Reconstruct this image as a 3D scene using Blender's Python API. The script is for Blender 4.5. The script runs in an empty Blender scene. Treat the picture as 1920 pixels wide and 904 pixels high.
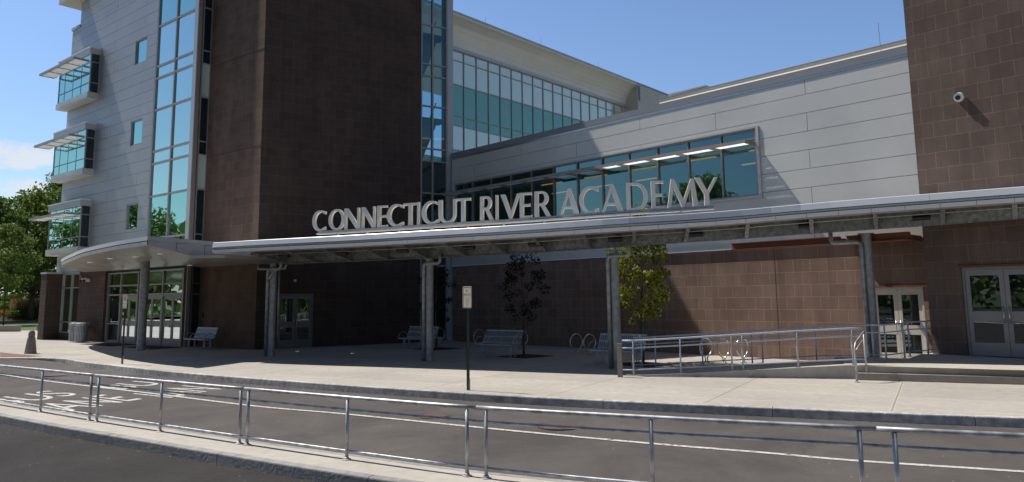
import bpy, math, random
import numpy as np
from mathutils import Vector, Matrix
from mathutils.geometry import tessellate_polygon
random.seed(7)
SC = bpy.context.scene
COL = SC.collection
R = math.radians

# ------------------------------------------------------------------ camera
F, PITCH, ROLL, CX, CY, EYE = 1418.2, R(7.7027), R(-0.6773), 960.0, 366.0, 1.95
def ray(x, y):
    X = (x-CX)/F; Z = -(y-CY)/F
    cr, sr = math.cos(ROLL), math.sin(ROLL)
    a = cr*X-sr*Z; b = sr*X+cr*Z
    c, s = math.cos(PITCH), math.sin(PITCH)
    return (a, c-s*b, s+c*b)
def at(x, y, z=0.0):
    """survey point: where the sight line through a photo pixel meets height z"""
    d = ray(x, y); t = (z-EYE)/d[2]
    return Vector((t*d[0], t*d[1], z))
cam_d = bpy.data.cameras.new('camera'); cam = bpy.data.objects.new('camera', cam_d); COL.objects.link(cam)
cam_d.sensor_width = 36; cam_d.lens = F/1920*36; cam_d.shift_y = -(452-CY)/1920
cam_d.clip_start = .1; cam_d.clip_end = 3000
cp, sp = math.cos(PITCH), math.sin(PITCH)
fwd = Vector((0, cp, sp)); up0 = Vector((0, -sp, cp)); rt0 = Vector((1, 0, 0))
rt = rt0*math.cos(ROLL)+up0*math.sin(ROLL); up = up0*math.cos(ROLL)-rt0*math.sin(ROLL)
cam.matrix_world = Matrix((( rt.x, up.x, -fwd.x, 0), (rt.y, up.y, -fwd.y, 0), (rt.z, up.z, -fwd.z, EYE), (0, 0, 0, 1)))
SC.camera = cam

# ------------------------------------------------------------------ light
TO_SUN = Vector((-.59, .335, 1.0)).normalized()
EL = math.asin(TO_SUN.z); AZ = math.atan2(TO_SUN.x, TO_SUN.y)
sl = bpy.data.lights.new('sun', 'SUN'); sun = bpy.data.objects.new('sun', sl); COL.objects.link(sun)
sl.energy = 5.0; sl.angle = R(.53); sl.color = (1, .95, .87)
sun.rotation_euler = TO_SUN.to_track_quat('Z', 'Y').to_euler()
sun.location = (-30, 20, 60)
W = bpy.data.worlds.new('World'); SC.world = W; W.use_nodes = True
def build_world():
    nt = W.node_tree; N = nt.nodes; L = nt.links
    bg = N['Background']; bg.inputs[1].default_value = .120
    sky = N.new('ShaderNodeTexSky'); sky.sky_type = 'NISHITA'; sky.sun_disc = False
    sky.sun_elevation = EL; sky.sun_rotation = AZ
    sky.air_density = 1.05; sky.dust_density = .45; sky.ozone_density = 1.8
    tc = N.new('ShaderNodeTexCoord')
    nz = N.new('ShaderNodeTexNoise'); nz.inputs['Scale'].default_value = 26; nz.inputs['Detail'].default_value = 7
    nz.inputs['Roughness'].default_value = .6
    mp = N.new('ShaderNodeMapping'); mp.inputs['Scale'].default_value = (1, 1, 2.0)
    L.new(tc.outputs['Generated'], mp.inputs[0]); L.new(mp.outputs[0], nz.inputs[0])
    total = None
    def m(op, a, b=None, c=None):
        n = N.new('ShaderNodeMath'); n.operation = op
        for i, v in enumerate((a, b, c)):
            if v is None: continue
            if isinstance(v, (int, float)): n.inputs[i].default_value = v
            else: L.new(v, n.inputs[i])
        return n.outputs[0]
    sep = N.new('ShaderNodeSeparateXYZ'); L.new(tc.outputs['Generated'], sep.inputs[0])
    # small fair-weather cumulus low in the north-west, plus a few more round the horizon
    puffs = [(62, 293, .050, .016), (88, 358, .055, .017), (2, 345, .022, .012), (30, 308, .03, .008), (-260, 330, .1, .03), (-700, 300, .14, .04), (60, 440, .06, .02)]
    for px, py, rx, rz in puffs:
        d = Vector(ray(px, py)).normalized()
        dx = m('MULTIPLY', m('SUBTRACT', sep.outputs[0], d.x), 1/rx)
        dy = m('MULTIPLY', m('SUBTRACT', sep.outputs[1], d.y), 1/(rx*1.1))
        dz = m('MULTIPLY', m('SUBTRACT', sep.outputs[2], d.z), 1/rz)
        q = m('ADD', m('ADD', m('MULTIPLY', dx, dx), m('MULTIPLY', dy, dy)), m('MULTIPLY', dz, dz))
        v = m('SUBTRACT', 1.0, q); v = m('MAXIMUM', v, -1.0)
        total = v if total is None else m('MAXIMUM', total, v)
    k = m('ADD', m('MULTIPLY', total, .5), m('MULTIPLY', m('SUBTRACT', nz.outputs['Fac'], .5), 3.2))
    ramp = N.new('ShaderNodeMapRange'); ramp.inputs[1].default_value = -.02; ramp.inputs[2].default_value = .62
    ramp.inputs[4].default_value = .82
    L.new(k, ramp.inputs[0])
    gate = N.new('ShaderNodeMapRange'); gate.inputs[1].default_value = -.9; gate.inputs[2].default_value = .1
    L.new(total, gate.inputs[0])
    fac = m('MULTIPLY', ramp.outputs[0], gate.outputs[0])
    # sky dimmed southward (off camera) and overhead to weaken the fill light in shade
    north = N.new('ShaderNodeMapRange'); north.inputs[1].default_value = -.45; north.inputs[2].default_value = .75; north.inputs[3].default_value = .43; north.inputs[4].default_value = 1.0
    L.new(sep.outputs[1], north.inputs[0])
    zen = N.new('ShaderNodeMapRange'); zen.inputs[1].default_value = .45; zen.inputs[2].default_value = .95; zen.inputs[3].default_value = 1.0; zen.inputs[4].default_value = .60
    L.new(sep.outputs[2], zen.inputs[0])
    tint = N.new('ShaderNodeVectorMath'); tint.operation = 'MULTIPLY'; L.new(sky.outputs[0], tint.inputs[0]); tint.inputs[1].default_value = (.90, 1.0, 1.16)
    cl = N.new('ShaderNodeVectorMath'); cl.operation = 'MINIMUM'; L.new(tint.outputs[0], cl.inputs[0]); cl.inputs[1].default_value = (7, 7.6, 8.6)
    sv = N.new('ShaderNodeVectorMath'); sv.operation = 'SCALE'; L.new(cl.outputs[0], sv.inputs[0]); L.new(m('MULTIPLY', north.outputs[0], zen.outputs[0]), sv.inputs['Scale'])
    mx = N.new('ShaderNodeMixRGB'); L.new(fac, mx.inputs[0]); L.new(sv.outputs[0], mx.inputs[1])
    mx.inputs[2].default_value = (6.6, 6.8, 7.3, 1)
    L.new(mx.outputs[0], bg.inputs[0])
build_world()
SC.view_settings.view_transform = 'Standard'; SC.view_settings.look = 'None'; SC.view_settings.exposure = 0
SC.cycles.max_bounces = 8; SC.cycles.transparent_max_bounces = 12

# ------------------------------------------------------------------ materials
def mat(name, base, rough=.7, metal=0., var=.12, nscale=3., bump=0., bscale=40., spec=None, tint2=None, coord='Object', stain=0.):
    m = bpy.data.materials.new(name); m.use_nodes = True; nt = m.node_tree; N = nt.nodes; L = nt.links
    b = N['Principled BSDF']; b.inputs['Roughness'].default_value = rough; b.inputs['Metallic'].default_value = metal
    if spec is not None: b.inputs['Specular IOR Level'].default_value = spec
    tc = N.new('ShaderNodeTexCoord')
    n1 = N.new('ShaderNodeTexNoise'); n1.inputs['Scale'].default_value = nscale; n1.inputs['Detail'].default_value = 6
    L.new(tc.outputs[coord], n1.inputs[0])
    rp = N.new('ShaderNodeValToRGB'); L.new(n1.outputs['Fac'], rp.inputs[0])
    lo = tuple(max(0, c*(1-var*1.6)) for c in base); hi = tuple(c*(1+var*1.6) for c in (tint2 or base))
    rp.color_ramp.elements[0].position = .3; rp.color_ramp.elements[1].position = .7
    rp.color_ramp.elements[0].color = (*lo, 1); rp.color_ramp.elements[1].color = (*hi, 1)
    out = rp.outputs[0]
    if stain:
        n3 = N.new('ShaderNodeTexNoise'); n3.inputs['Scale'].default_value = .35; n3.inputs['Detail'].default_value = 8; n3.inputs['Roughness'].default_value = .65
        L.new(tc.outputs[coord], n3.inputs[0])
        mr = N.new('ShaderNodeMapRange'); mr.inputs[1].default_value = .35; mr.inputs[2].default_value = .65
        mr.inputs[3].default_value = 1-stain; mr.inputs[4].default_value = 1+stain*.5
        L.new(n3.outputs['Fac'], mr.inputs[0])
        mm = N.new('ShaderNodeVectorMath'); mm.operation = 'SCALE'; L.new(out, mm.inputs[0]); L.new(mr.outputs[0], mm.inputs['Scale'])
        out = mm.outputs[0]
    L.new(out, b.inputs['Base Color'])
    if bump:
        n2 = N.new('ShaderNodeTexNoise'); n2.inputs['Scale'].default_value = bscale; n2.inputs['Detail'].default_value = 4
        L.new(tc.outputs[coord], n2.inputs[0])
        bp = N.new('ShaderNodeBump'); bp.inputs['Strength'].default_value = bump; bp.inputs['Distance'].default_value = .02
        L.new(n2.outputs['Fac'], bp.inputs['Height']); L.new(bp.outputs[0], b.inputs['Normal'])
    return m

def block_mat(name, c1, c2, mortar, bw, bh, off=(0, 0), msize=.007, bump=.5, rough=.85, frequency=2, offset=.5):
    m = bpy.data.materials.new(name); m.use_nodes = True; nt = m.node_tree; N = nt.nodes; L = nt.links
    b = N['Principled BSDF']; b.inputs['Roughness'].default_value = rough; b.inputs['Specular IOR Level'].default_value = .25
    uv = N.new('ShaderNodeUVMap'); mp = N.new('ShaderNodeMapping'); L.new(uv.outputs[0], mp.inputs[0])
    mp.inputs['Location'].default_value = (off[0], off[1], 0)
    wn = N.new('ShaderNodeTexNoise'); wn.inputs['Scale'].default_value = 1.3; L.new(mp.outputs[0], wn.inputs[0])
    wv = N.new('ShaderNodeVectorMath'); wv.operation = 'MULTIPLY_ADD'; L.new(wn.outputs['Color'], wv.inputs[0])
    wv.inputs[1].default_value = (.012, .010, 0); L.new(mp.outputs[0], wv.inputs[2])
    br = N.new('ShaderNodeTexBrick'); L.new(wv.outputs[0], br.inputs[0])
    br.offset = offset; br.offset_frequency = frequency; br.inputs['Scale'].default_value = 1
    br.inputs['Brick Width'].default_value = bw; br.inputs['Row Height'].default_value = bh
    br.inputs['Mortar Size'].default_value = msize; br.inputs['Mortar Smooth'].default_value = .25
    br.inputs['Color1'].default_value = (*c1, 1); br.inputs['Color2'].default_value = (*c2, 1); br.inputs['Mortar'].default_value = (*mortar, 1)
    n1 = N.new('ShaderNodeTexNoise'); n1.inputs['Scale'].default_value = .8; n1.inputs['Detail'].default_value = 8; n1.inputs['Roughness'].default_value = .65
    L.new(mp.outputs[0], n1.inputs[0])
    n2 = N.new('ShaderNodeTexNoise'); n2.inputs['Scale'].default_value = 60; n2.inputs['Detail'].default_value = 3; L.new(mp.outputs[0], n2.inputs[0])
    mr = N.new('ShaderNodeMapRange'); mr.inputs[1].default_value = .3; mr.inputs[2].default_value = .7; mr.inputs[3].default_value = .82; mr.inputs[4].default_value = 1.17
    L.new(n1.outputs['Fac'], mr.inputs[0])
    mr2 = N.new('ShaderNodeMapRange'); mr2.inputs[1].default_value = .3; mr2.inputs[2].default_value = .7; mr2.inputs[3].default_value = .86; mr2.inputs[4].default_value = 1.14
    L.new(n2.outputs['Fac'], mr2.inputs[0])
    mu = N.new('ShaderNodeMath'); mu.operation = 'MULTIPLY'; L.new(mr.outputs[0], mu.inputs[0]); L.new(mr2.outputs[0], mu.inputs[1])
    sm = N.new('ShaderNodeMapping'); sm.inputs['Scale'].default_value = (2.4, .10, 1); L.new(uv.outputs[0], sm.inputs[0])
    sn_ = N.new('ShaderNodeTexNoise'); sn_.inputs['Scale'].default_value = 1.4; sn_.inputs['Detail'].default_value = 7; sn_.inputs['Roughness'].default_value = .7; L.new(sm.outputs[0], sn_.inputs[0])
    mr3 = N.new('ShaderNodeMapRange'); mr3.inputs[1].default_value = .35; mr3.inputs[2].default_value = .68; mr3.inputs[3].default_value = .88; mr3.inputs[4].default_value = 1.16; L.new(sn_.outputs['Fac'], mr3.inputs[0])
    mu2 = N.new('ShaderNodeMath'); mu2.operation = 'MULTIPLY'; L.new(mu.outputs[0], mu2.inputs[0]); L.new(mr3.outputs[0], mu2.inputs[1]); mu = mu2
    sc = N.new('ShaderNodeVectorMath'); sc.operation = 'SCALE'; L.new(br.outputs['Color'], sc.inputs[0]); L.new(mu.outputs[0], sc.inputs['Scale'])
    L.new(sc.outputs[0], b.inputs['Base Color'])
    inv = N.new('ShaderNodeMath'); inv.operation = 'SUBTRACT'; inv.inputs[0].default_value = 1; L.new(br.outputs['Fac'], inv.inputs[1])
    ad = N.new('ShaderNodeMath'); ad.operation = 'MULTIPLY_ADD'; L.new(n2.outputs['Fac'], ad.inputs[0]); ad.inputs[1].default_value = .25; L.new(inv.outputs[0], ad.inputs[2])
    bp = N.new('ShaderNodeBump'); bp.inputs['Strength'].default_value = bump; bp.inputs['Distance'].default_value = .008
    L.new(ad.outputs[0], bp.inputs['Height']); L.new(bp.outputs[0], b.inputs['Normal'])
    return m

def glass(name, refl=(.75, .9, .92), body=(.02, .06, .065), k=.45, see=0., tint=(.55, .8, .8), wav=.015, rough=.01):
    """coated glazing: mirror-like coat over a dark body; 'see' = share that is truly clear"""
    m = bpy.data.materials.new(name); m.use_nodes = True; nt = m.node_tree; N = nt.nodes; L = nt.links
    N.remove(N['Principled BSDF']); out = N['Material Output']
    gl = N.new('ShaderNodeBsdfGlossy'); gl.inputs['Color'].default_value = (*refl, 1); gl.inputs['Roughness'].default_value = rough
    df = N.new('ShaderNodeBsdfDiffuse'); df.inputs['Color'].default_value = (*body, 1)
    tc = N.new('ShaderNodeTexCoord'); nz = N.new('ShaderNodeTexNoise'); nz.inputs['Scale'].default_value = .9; nz.inputs['Detail'].default_value = 1
    L.new(tc.outputs['Object'], nz.inputs[0]); bp = N.new('ShaderNodeBump'); bp.inputs['Strength'].default_value = wav*10; bp.inputs['Distance'].default_value = .02
    L.new(nz.outputs['Fac'], bp.inputs['Height']); L.new(bp.outputs[0], gl.inputs['Normal'])
    base = df
    if see:
        tr = N.new('ShaderNodeBsdfTransparent'); tr.inputs['Color'].default_value = (*tint, 1)
        ms = N.new('ShaderNodeMixShader'); ms.inputs[0].default_value = see; L.new(df.outputs[0], ms.inputs[1]); L.new(tr.outputs[0], ms.inputs[2]); base = ms
    fr = N.new('ShaderNodeFresnel'); fr.inputs['IOR'].default_value = 1.5
    mr = N.new('ShaderNodeMapRange'); mr.inputs[3].default_value = k; mr.inputs[4].default_value = 1.0; L.new(fr.outputs[0], mr.inputs[0])
    mx = N.new('ShaderNodeMixShader'); L.new(mr.outputs[0], mx.inputs[0]); L.new(base.outputs[0], mx.inputs[1]); L.new(gl.outputs[0], mx.inputs[2])
    L.new(mx.outputs[0], out.inputs[0])
    return m

def leafmat(name, c, c2):
    m = bpy.data.materials.new(name); m.use_nodes = True; nt = m.node_tree; N = nt.nodes; L = nt.links
    b = N['Principled BSDF']; b.inputs['Roughness'].default_value = .5; b.inputs['Specular IOR Level'].default_value = .3
    g = N.new('ShaderNodeNewGeometry'); rp = N.new('ShaderNodeValToRGB'); L.new(g.outputs['Random Per Island'], rp.inputs[0])
    rp.color_ramp.elements[0].color = (*c, 1); rp.color_ramp.elements[1].color = (*c2, 1)
    L.new(rp.outputs[0], b.inputs['Base Color'])
    t = N.new('ShaderNodeBsdfTranslucent'); L.new(rp.outputs[0], t.inputs['Color'])
    mx = N.new('ShaderNodeMixShader'); mx.inputs[0].default_value = .45
    L.new(b.outputs[0], mx.inputs[1]); L.new(t.outputs[0], mx.inputs[2]); L.new(mx.outputs[0], N['Material Output'].inputs[0])
    return m

def emis(name, c, s):
    m = bpy.data.materials.new(name); m.use_nodes = True; N = m.node_tree.nodes
    b = N['Principled BSDF']; b.inputs['Base Color'].default_value = (.8, .8, .8, 1)
    b.inputs['Emission Color'].default_value = (*c, 1); b.inputs['Emission Strength'].default_value = s
    return m

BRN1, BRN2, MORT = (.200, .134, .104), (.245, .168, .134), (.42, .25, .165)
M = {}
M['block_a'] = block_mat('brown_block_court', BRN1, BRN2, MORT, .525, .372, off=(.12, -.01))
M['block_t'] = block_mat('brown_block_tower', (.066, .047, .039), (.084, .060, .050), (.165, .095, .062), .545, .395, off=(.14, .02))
M['block_t_lit'] = block_mat('brown_block_side_lit', (.125, .083, .064), (.158, .108, .085), (.235, .135, .09), .545, .395, off=(.14, .02))  # tower block again, lightened: sky light on the left face put into the colour
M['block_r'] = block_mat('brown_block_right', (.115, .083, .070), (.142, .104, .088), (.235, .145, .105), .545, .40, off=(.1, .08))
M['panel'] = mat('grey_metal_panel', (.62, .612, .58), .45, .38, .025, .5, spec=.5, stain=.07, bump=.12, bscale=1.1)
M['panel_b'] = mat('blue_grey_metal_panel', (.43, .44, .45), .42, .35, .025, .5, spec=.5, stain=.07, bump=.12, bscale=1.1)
M['joint'] = mat('dark_joint', (.05, .05, .05), .8)
M['trim'] = mat('silver_trim', (.50, .50, .51), .38, .25, .03, 1.)
M['frame'] = mat('aluminium_frame', (.36, .34, .33), .42, .35, .04, 1.)
M['frame_mid'] = mat('mid_grey_frame', (.27, .265, .26), .45, .3, .04, 1.)
M['frame_dark'] = mat('grey_frame', (.17, .17, .18), .45, .3, .04, 1.)
M['pilaster'] = mat('tan_grey_pilaster', (.28, .25, .225), .5, .1, .04, 1.)
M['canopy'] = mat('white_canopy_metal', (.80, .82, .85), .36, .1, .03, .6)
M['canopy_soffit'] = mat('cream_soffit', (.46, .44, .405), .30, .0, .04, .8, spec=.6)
M['galv'] = mat('galvanised_steel', (.27, .28, .275), .5, .55, .22, 9., bump=.1, bscale=30)
M['galv_col'] = mat('galvanised_column', (.33, .345, .35), .5, .45, .16, 7., bump=.1, bscale=20)
M['rail'] = mat('galvanised_rail', (.44, .45, .47), .52, .6, .25, 7., bump=.05, bscale=60)
M['rail_b'] = mat('blue_grey_rail', (.44, .49, .56), .45, .1, .08, 10.)
M['steel'] = mat('brushed_steel', (.62, .60, .57), .28, .9, .08, 20.)
M['bench'] = mat('silver_bench_paint', (.40, .44, .48), .38, .5, .05, 10.)
M['door_cream'] = mat('cream_door_paint', (.62, .58, .51), .5, 0, .03, 4.)
M['rust'] = mat('rust_red_primer', (.16, .055, .028), .7, 0, .1, 5.)
M['black'] = mat('black_housing', (.02, .02, .02), .5)
M['mat'] = mat('black_door_mat', (.012, .012, .013), .95, bump=.4, bscale=200)
M['asphalt'] = mat('asphalt', (.136, .122, .112), .9, 0, .10, 90., bump=.7, bscale=170., spec=.25, stain=.13)
M['asphalt2'] = mat('asphalt_lot', (.060, .055, .052), .9, 0, .16, 90., bump=.9, bscale=150., spec=.25, stain=.14)
M['concrete'] = mat('light_concrete', (.50, .46, .40), .85, 0, .05, 6., bump=.15, bscale=90., spec=.25, stain=.10)
M['kerb'] = mat('weathered_kerb', (.50, .485, .455), .9, 0, .20, 7., bump=.6, bscale=25., stain=.35)
M['kerb2'] = mat('pale_kerb', (.33, .325, .31), .9, 0, .14, 7., bump=.35, bscale=25., stain=.22)
M['precast'] = mat('precast_concrete', (.30, .265, .22), .85, 0, .06, 12., bump=.3, bscale=60., stain=.1)
M['mulch'] = mat('bark_mulch', (.045, .03, .022), .95, 0, .4, 30., bump=1., bscale=40.)
M['grass'] = mat('lawn_grass', (.075, .13, .022), .9, 0, .22, 8., bump=.6, bscale=60., stain=.15)
M['field'] = mat('meadow', (.06, .085, .03), .95, 0, .3, .2)
M['brick_strip'] = block_mat('brick_pavers', (.19, .10, .075), (.25, .14, .10), (.2, .17, .14), .2, .1, msize=.006)
M['paint'] = mat('white_road_paint', (.60, .58, .54), .8, 0, .18, 14., bump=.3, bscale=150.)
M['iron'] = mat('manhole_iron', (.12, .075, .06), .7, .2, .3, 30., bump=.8, bscale=50.)
M['letter'] = mat('bronze_silver_letter', (.92, .90, .84), .4, .0, .03, 4.)
M['letter_side'] = mat('letter_return', (.80, .72, .56), .45, .0, .03, 4.)
M['white'] = mat('white_enamel', (.72, .72, .70), .4, 0, .02, 4.)
M['sign_white'] = mat('sign_sheet', (.80, .77, .62), .5, 0, .05, 9.)
M['red'] = mat('red_enamel', (.42, .045, .03), .45, 0, .05, 6.)
M['sign_red'] = mat('faded_red', (.50, .16, .13), .5, 0, .1, 9.)
M['green'] = mat('dark_green_post', (.012, .028, .022), .5, .2, .1, 9.)
M['bark'] = mat('bark', (.10, .078, .058), .95, 0, .25, 12., bump=1., bscale=25.)
M['darkglass'] = glass('tinted_dark_glazing', (.42, .52, .53), (.012, .022, .024), .12)
M['doorglass'] = glass('door_glazing', (.75, .85, .85), (.008, .010, .010), .16)
M['glass_blue'] = glass('blue_reflective_glazing', (.60, .80, .78), (.06, .16, .16), .46)
M['glass_teal'] = glass('teal_reflective_glazing', (.44, .72, .68), (.05, .19, .175), .38)
M['parapet'] = mat('blue_grey_coping', (.25, .26, .28), .45, .3, .03, 1.)
M['spandrel'] = glass('pale_spandrel_glazing', (.95, 1., .88), (.72, .84, .76), .38, rough=.05)
M['spandrel_low'] = glass('green_grey_low_spandrel', (.50, .60, .58), (.17, .21, .20), .14, rough=.06)
M['glass_wing'] = glass('wing_vision_glazing', (.62, .88, .74), (.12, .33, .28), .26, wav=.05)
M['glass_clear'] = glass('clear_teal_glazing', (.50, .72, .76), (.03, .12, .14), .20, see=.85, tint=(.42, .66, .72))
M['glass_room'] = glass('classroom_glazing', (.56, .88, .86), (.02, .09, .10), .27, see=.86, tint=(.36, .66, .66))
M['room'] = mat('room_paint', (.30, .34, .34), .8, 0, .05)
M['room_dark'] = mat('room_floor', (.06, .07, .08), .8, 0, .05)
M['lamp'] = emis('warm_ceiling_lamp', (1, .36, .06), .8)
M['lamp_dim'] = emis('soffit_lamp', (1, .95, .85), .12)
M['diffuser'] = None
def diffuser():
    m = bpy.data.materials.new('white_louvre'); m.use_nodes = True; N = m.node_tree.nodes; L = m.node_tree.links
    b = N['Principled BSDF']; b.inputs['Base Color'].default_value = (.85, .85, .84, 1); b.inputs['Roughness'].default_value = .4
    t = N.new('ShaderNodeBsdfTranslucent'); t.inputs['Color'].default_value = (.95, .94, .92, 1)
    nz = N.new('ShaderNodeTexNoise'); nz.inputs['Scale'].default_value = 5
    mr = N.new('ShaderNodeMapRange'); mr.inputs[3].default_value = .72; mr.inputs[4].default_value = .85; L.new(nz.outputs['Fac'], mr.inputs[0])
    mx = N.new('ShaderNodeMixShader'); L.new(mr.outputs[0], mx.inputs[0]); L.new(b.outputs[0], mx.inputs[1]); L.new(t.outputs[0], mx.inputs[2])
    L.new(mx.outputs[0], N['Material Output'].inputs[0]); return m
M['diffuser'] = diffuser()

def ribbed(name, base, pitch, rough=.4, depth=.4):
    m = mat(name, base, rough, .15, .03, .6, spec=.4); nt = m.node_tree; N = nt.nodes; L = nt.links
    uv = N.new('ShaderNodeUVMap'); w = N.new('ShaderNodeTexWave'); w.wave_type = 'BANDS'; w.bands_direction = 'Y'
    w.inputs['Scale'].default_value = 1/pitch/ (2*math.pi) * 2*math.pi/ 3.2
    L.new(uv.outputs[0], w.inputs[0]); bp = N.new('ShaderNodeBump'); bp.inputs['Strength'].default_value = depth; bp.inputs['Distance'].default_value = .02
    L.new(w.outputs['Fac'], bp.inputs['Height']); L.new(bp.outputs[0], N['Principled BSDF'].inputs['Normal'])
    return m
M['ribbed'] = ribbed('ribbed_tan_siding', (.58, .56, .50), .16, depth=.9)
M['ribbed_grey'] = ribbed('ribbed_grey_siding', (.74, .73, .70), .30, depth=.7)

def weather_asphalt(m):
    """pale grit specks, darker worn patches, fine cracks"""
    nt = m.node_tree; N = nt.nodes; L = nt.links; b = N['Principled BSDF']; src = b.inputs['Base Color'].links[0].from_socket
    tc = N.new('ShaderNodeTexCoord')
    vo = N.new('ShaderNodeTexVoronoi'); vo.inputs['Scale'].default_value = 5.5; L.new(tc.outputs['Object'], vo.inputs[0])
    lt = N.new('ShaderNodeMath'); lt.operation = 'LESS_THAN'; L.new(vo.outputs['Distance'], lt.inputs[0]); lt.inputs[1].default_value = .075
    sp = N.new('ShaderNodeSeparateColor'); L.new(vo.outputs['Color'], sp.inputs[0])
    g2 = N.new('ShaderNodeMath'); g2.operation = 'GREATER_THAN'; L.new(sp.outputs[0], g2.inputs[0]); g2.inputs[1].default_value = .72
    mu = N.new('ShaderNodeMath'); mu.operation = 'MULTIPLY'; L.new(lt.outputs[0], mu.inputs[0]); L.new(g2.outputs[0], mu.inputs[1])
    m1 = N.new('ShaderNodeMixRGB'); L.new(mu.outputs[0], m1.inputs[0]); L.new(src, m1.inputs[1]); m1.inputs[2].default_value = (.34, .32, .28, 1)
    n = N.new('ShaderNodeTexNoise'); n.inputs['Scale'].default_value = .45; n.inputs['Detail'].default_value = 9; n.inputs['Roughness'].default_value = .7; n.inputs['Distortion'].default_value = .6
    L.new(tc.outputs['Object'], n.inputs[0])
    mr = N.new('ShaderNodeMapRange'); mr.inputs[1].default_value = .36; mr.inputs[2].default_value = .62; mr.inputs[3].default_value = .74; mr.inputs[4].default_value = 1.1; L.new(n.outputs['Fac'], mr.inputs[0])
    # thin wandering cracks
    v2 = N.new('ShaderNodeTexVoronoi'); v2.feature = 'DISTANCE_TO_EDGE'; v2.inputs['Scale'].default_value = .19
    wn = N.new('ShaderNodeTexNoise'); wn.inputs['Scale'].default_value = 1.6; wn.inputs['Detail'].default_value = 6; L.new(tc.outputs['Object'], wn.inputs[0])
    va = N.new('ShaderNodeVectorMath'); va.operation = 'MULTIPLY_ADD'; L.new(wn.outputs['Color'], va.inputs[0]); va.inputs[1].default_value = (1.2, 1.2, 0); L.new(tc.outputs['Object'], va.inputs[2]); L.new(va.outputs[0], v2.inputs[0])
    cr = N.new('ShaderNodeMapRange'); cr.inputs[1].default_value = .0; cr.inputs[2].default_value = .0035; cr.inputs[3].default_value = .84; cr.inputs[4].default_value = 1.; L.new(v2.outputs['Distance'], cr.inputs[0])
    mm = N.new('ShaderNodeMath'); mm.operation = 'MULTIPLY'; L.new(mr.outputs[0], mm.inputs[0]); L.new(cr.outputs[0], mm.inputs[1])
    sc = N.new('ShaderNodeVectorMath'); sc.operation = 'SCALE'; L.new(m1.outputs[0], sc.inputs[0]); L.new(mm.outputs[0], sc.inputs['Scale']); L.new(sc.outputs[0], b.inputs['Base Color'])
weather_asphalt(M['asphalt']); weather_asphalt(M['asphalt2'])
def worn_paint(m):
    nt = m.node_tree; N = nt.nodes; L = nt.links; b = N['Principled BSDF']
    n = N.new('ShaderNodeTexNoise'); n.inputs['Scale'].default_value = 9; n.inputs['Detail'].default_value = 9; n.inputs['Roughness'].default_value = .75
    tc = N.new('ShaderNodeTexCoord'); L.new(tc.outputs['Object'], n.inputs[0])
    mr = N.new('ShaderNodeMapRange'); mr.inputs[1].default_value = .36; mr.inputs[2].default_value = .46; L.new(n.outputs['Fac'], mr.inputs[0])
    tr = N.new('ShaderNodeBsdfTransparent'); mx = N.new('ShaderNodeMixShader'); L.new(mr.outputs[0], mx.inputs[0]); L.new(tr.outputs[0], mx.inputs[1]); L.new(b.outputs[0], mx.inputs[2])
    L.new(mx.outputs[0], N['Material Output'].inputs[0])
worn_paint(M['paint'])
def plaza_mat():
    m = mat('jointed_concrete', (.455, .422, .378), .85, 0, .05, 6., bump=.15, bscale=90., spec=.25, stain=.12)
    nt = m.node_tree; N = nt.nodes; L = nt.links; b = N['Principled BSDF']
    src = b.inputs['Base Color'].links[0].from_socket
    tc = N.new('ShaderNodeTexCoord'); mp = N.new('ShaderNodeMapping'); mp.inputs['Rotation'].default_value = (0, 0, R(29)); mp.inputs['Location'].default_value = (.8, .35, 0)
    L.new(tc.outputs['Object'], mp.inputs[0])
    def grid(w, h, sz, colr, prev):
        br = N.new('ShaderNodeTexBrick'); br.offset = 0; br.inputs['Scale'].default_value = 1
        br.inputs['Brick Width'].default_value = w; br.inputs['Row Height'].default_value = h; br.inputs['Mortar Size'].default_value = sz
        br.inputs['Mortar Smooth'].default_value = .3
        L.new(mp.outputs[0], br.inputs[0])
        mx = N.new('ShaderNodeMixRGB'); mx.blend_type = 'MULTIPLY'; L.new(br.outputs['Fac'], mx.inputs[0]); L.new(prev, mx.inputs[1]); mx.inputs[2].default_value = (*colr, 1)
        return mx.outputs[0], br
    o, _ = grid(3.05, 40, .016, (.60, .58, .56), src)
    o, _ = grid(60, 1.52, .045, (1.13, 1.12, 1.11), o)
    # slight tone difference from slab to slab
    br = N.new('ShaderNodeTexBrick'); br.offset = 0; br.inputs['Scale'].default_value = 1
    br.inputs['Brick Width'].default_value = 3.05; br.inputs['Row Height'].default_value = 1.52; br.inputs['Mortar Size'].default_value = 0
    br.inputs['Color1'].default_value = (.93, .93, .94, 1); br.inputs['Color2'].default_value = (1.05, 1.04, 1.02, 1)
    L.new(mp.outputs[0], br.inputs[0])
    mx = N.new('ShaderNodeMixRGB'); mx.blend_type = 'MULTIPLY'; mx.inputs[0].default_value = 1; L.new(o, mx.inputs[1]); L.new(br.outputs['Color'], mx.inputs[2])
    L.new(mx.outputs[0], b.inputs['Base Color'])
    return m
M['plaza'] = plaza_mat()

LEAF_SHADE = leafmat('shade_leaves', (.008, .015, .006), (.028, .043, .012))  # darker leaves for the shaded forecourt trees: shade put into the colour
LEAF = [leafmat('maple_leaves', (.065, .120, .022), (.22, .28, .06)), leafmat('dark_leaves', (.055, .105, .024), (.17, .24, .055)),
        leafmat('bright_leaves', (.06, .12, .014), (.17, .23, .035)), leafmat('court_leaves', (.07, .10, .012), (.36, .38, .05)),
        leafmat('yellow_leaves', (.25, .16, .01), (.42, .20, .03)), leafmat('reed_grass', (.07, .10, .02), (.16, .17, .04)), leafmat('reed_plume', (.30, .19, .09), (.42, .28, .14))]

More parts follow.
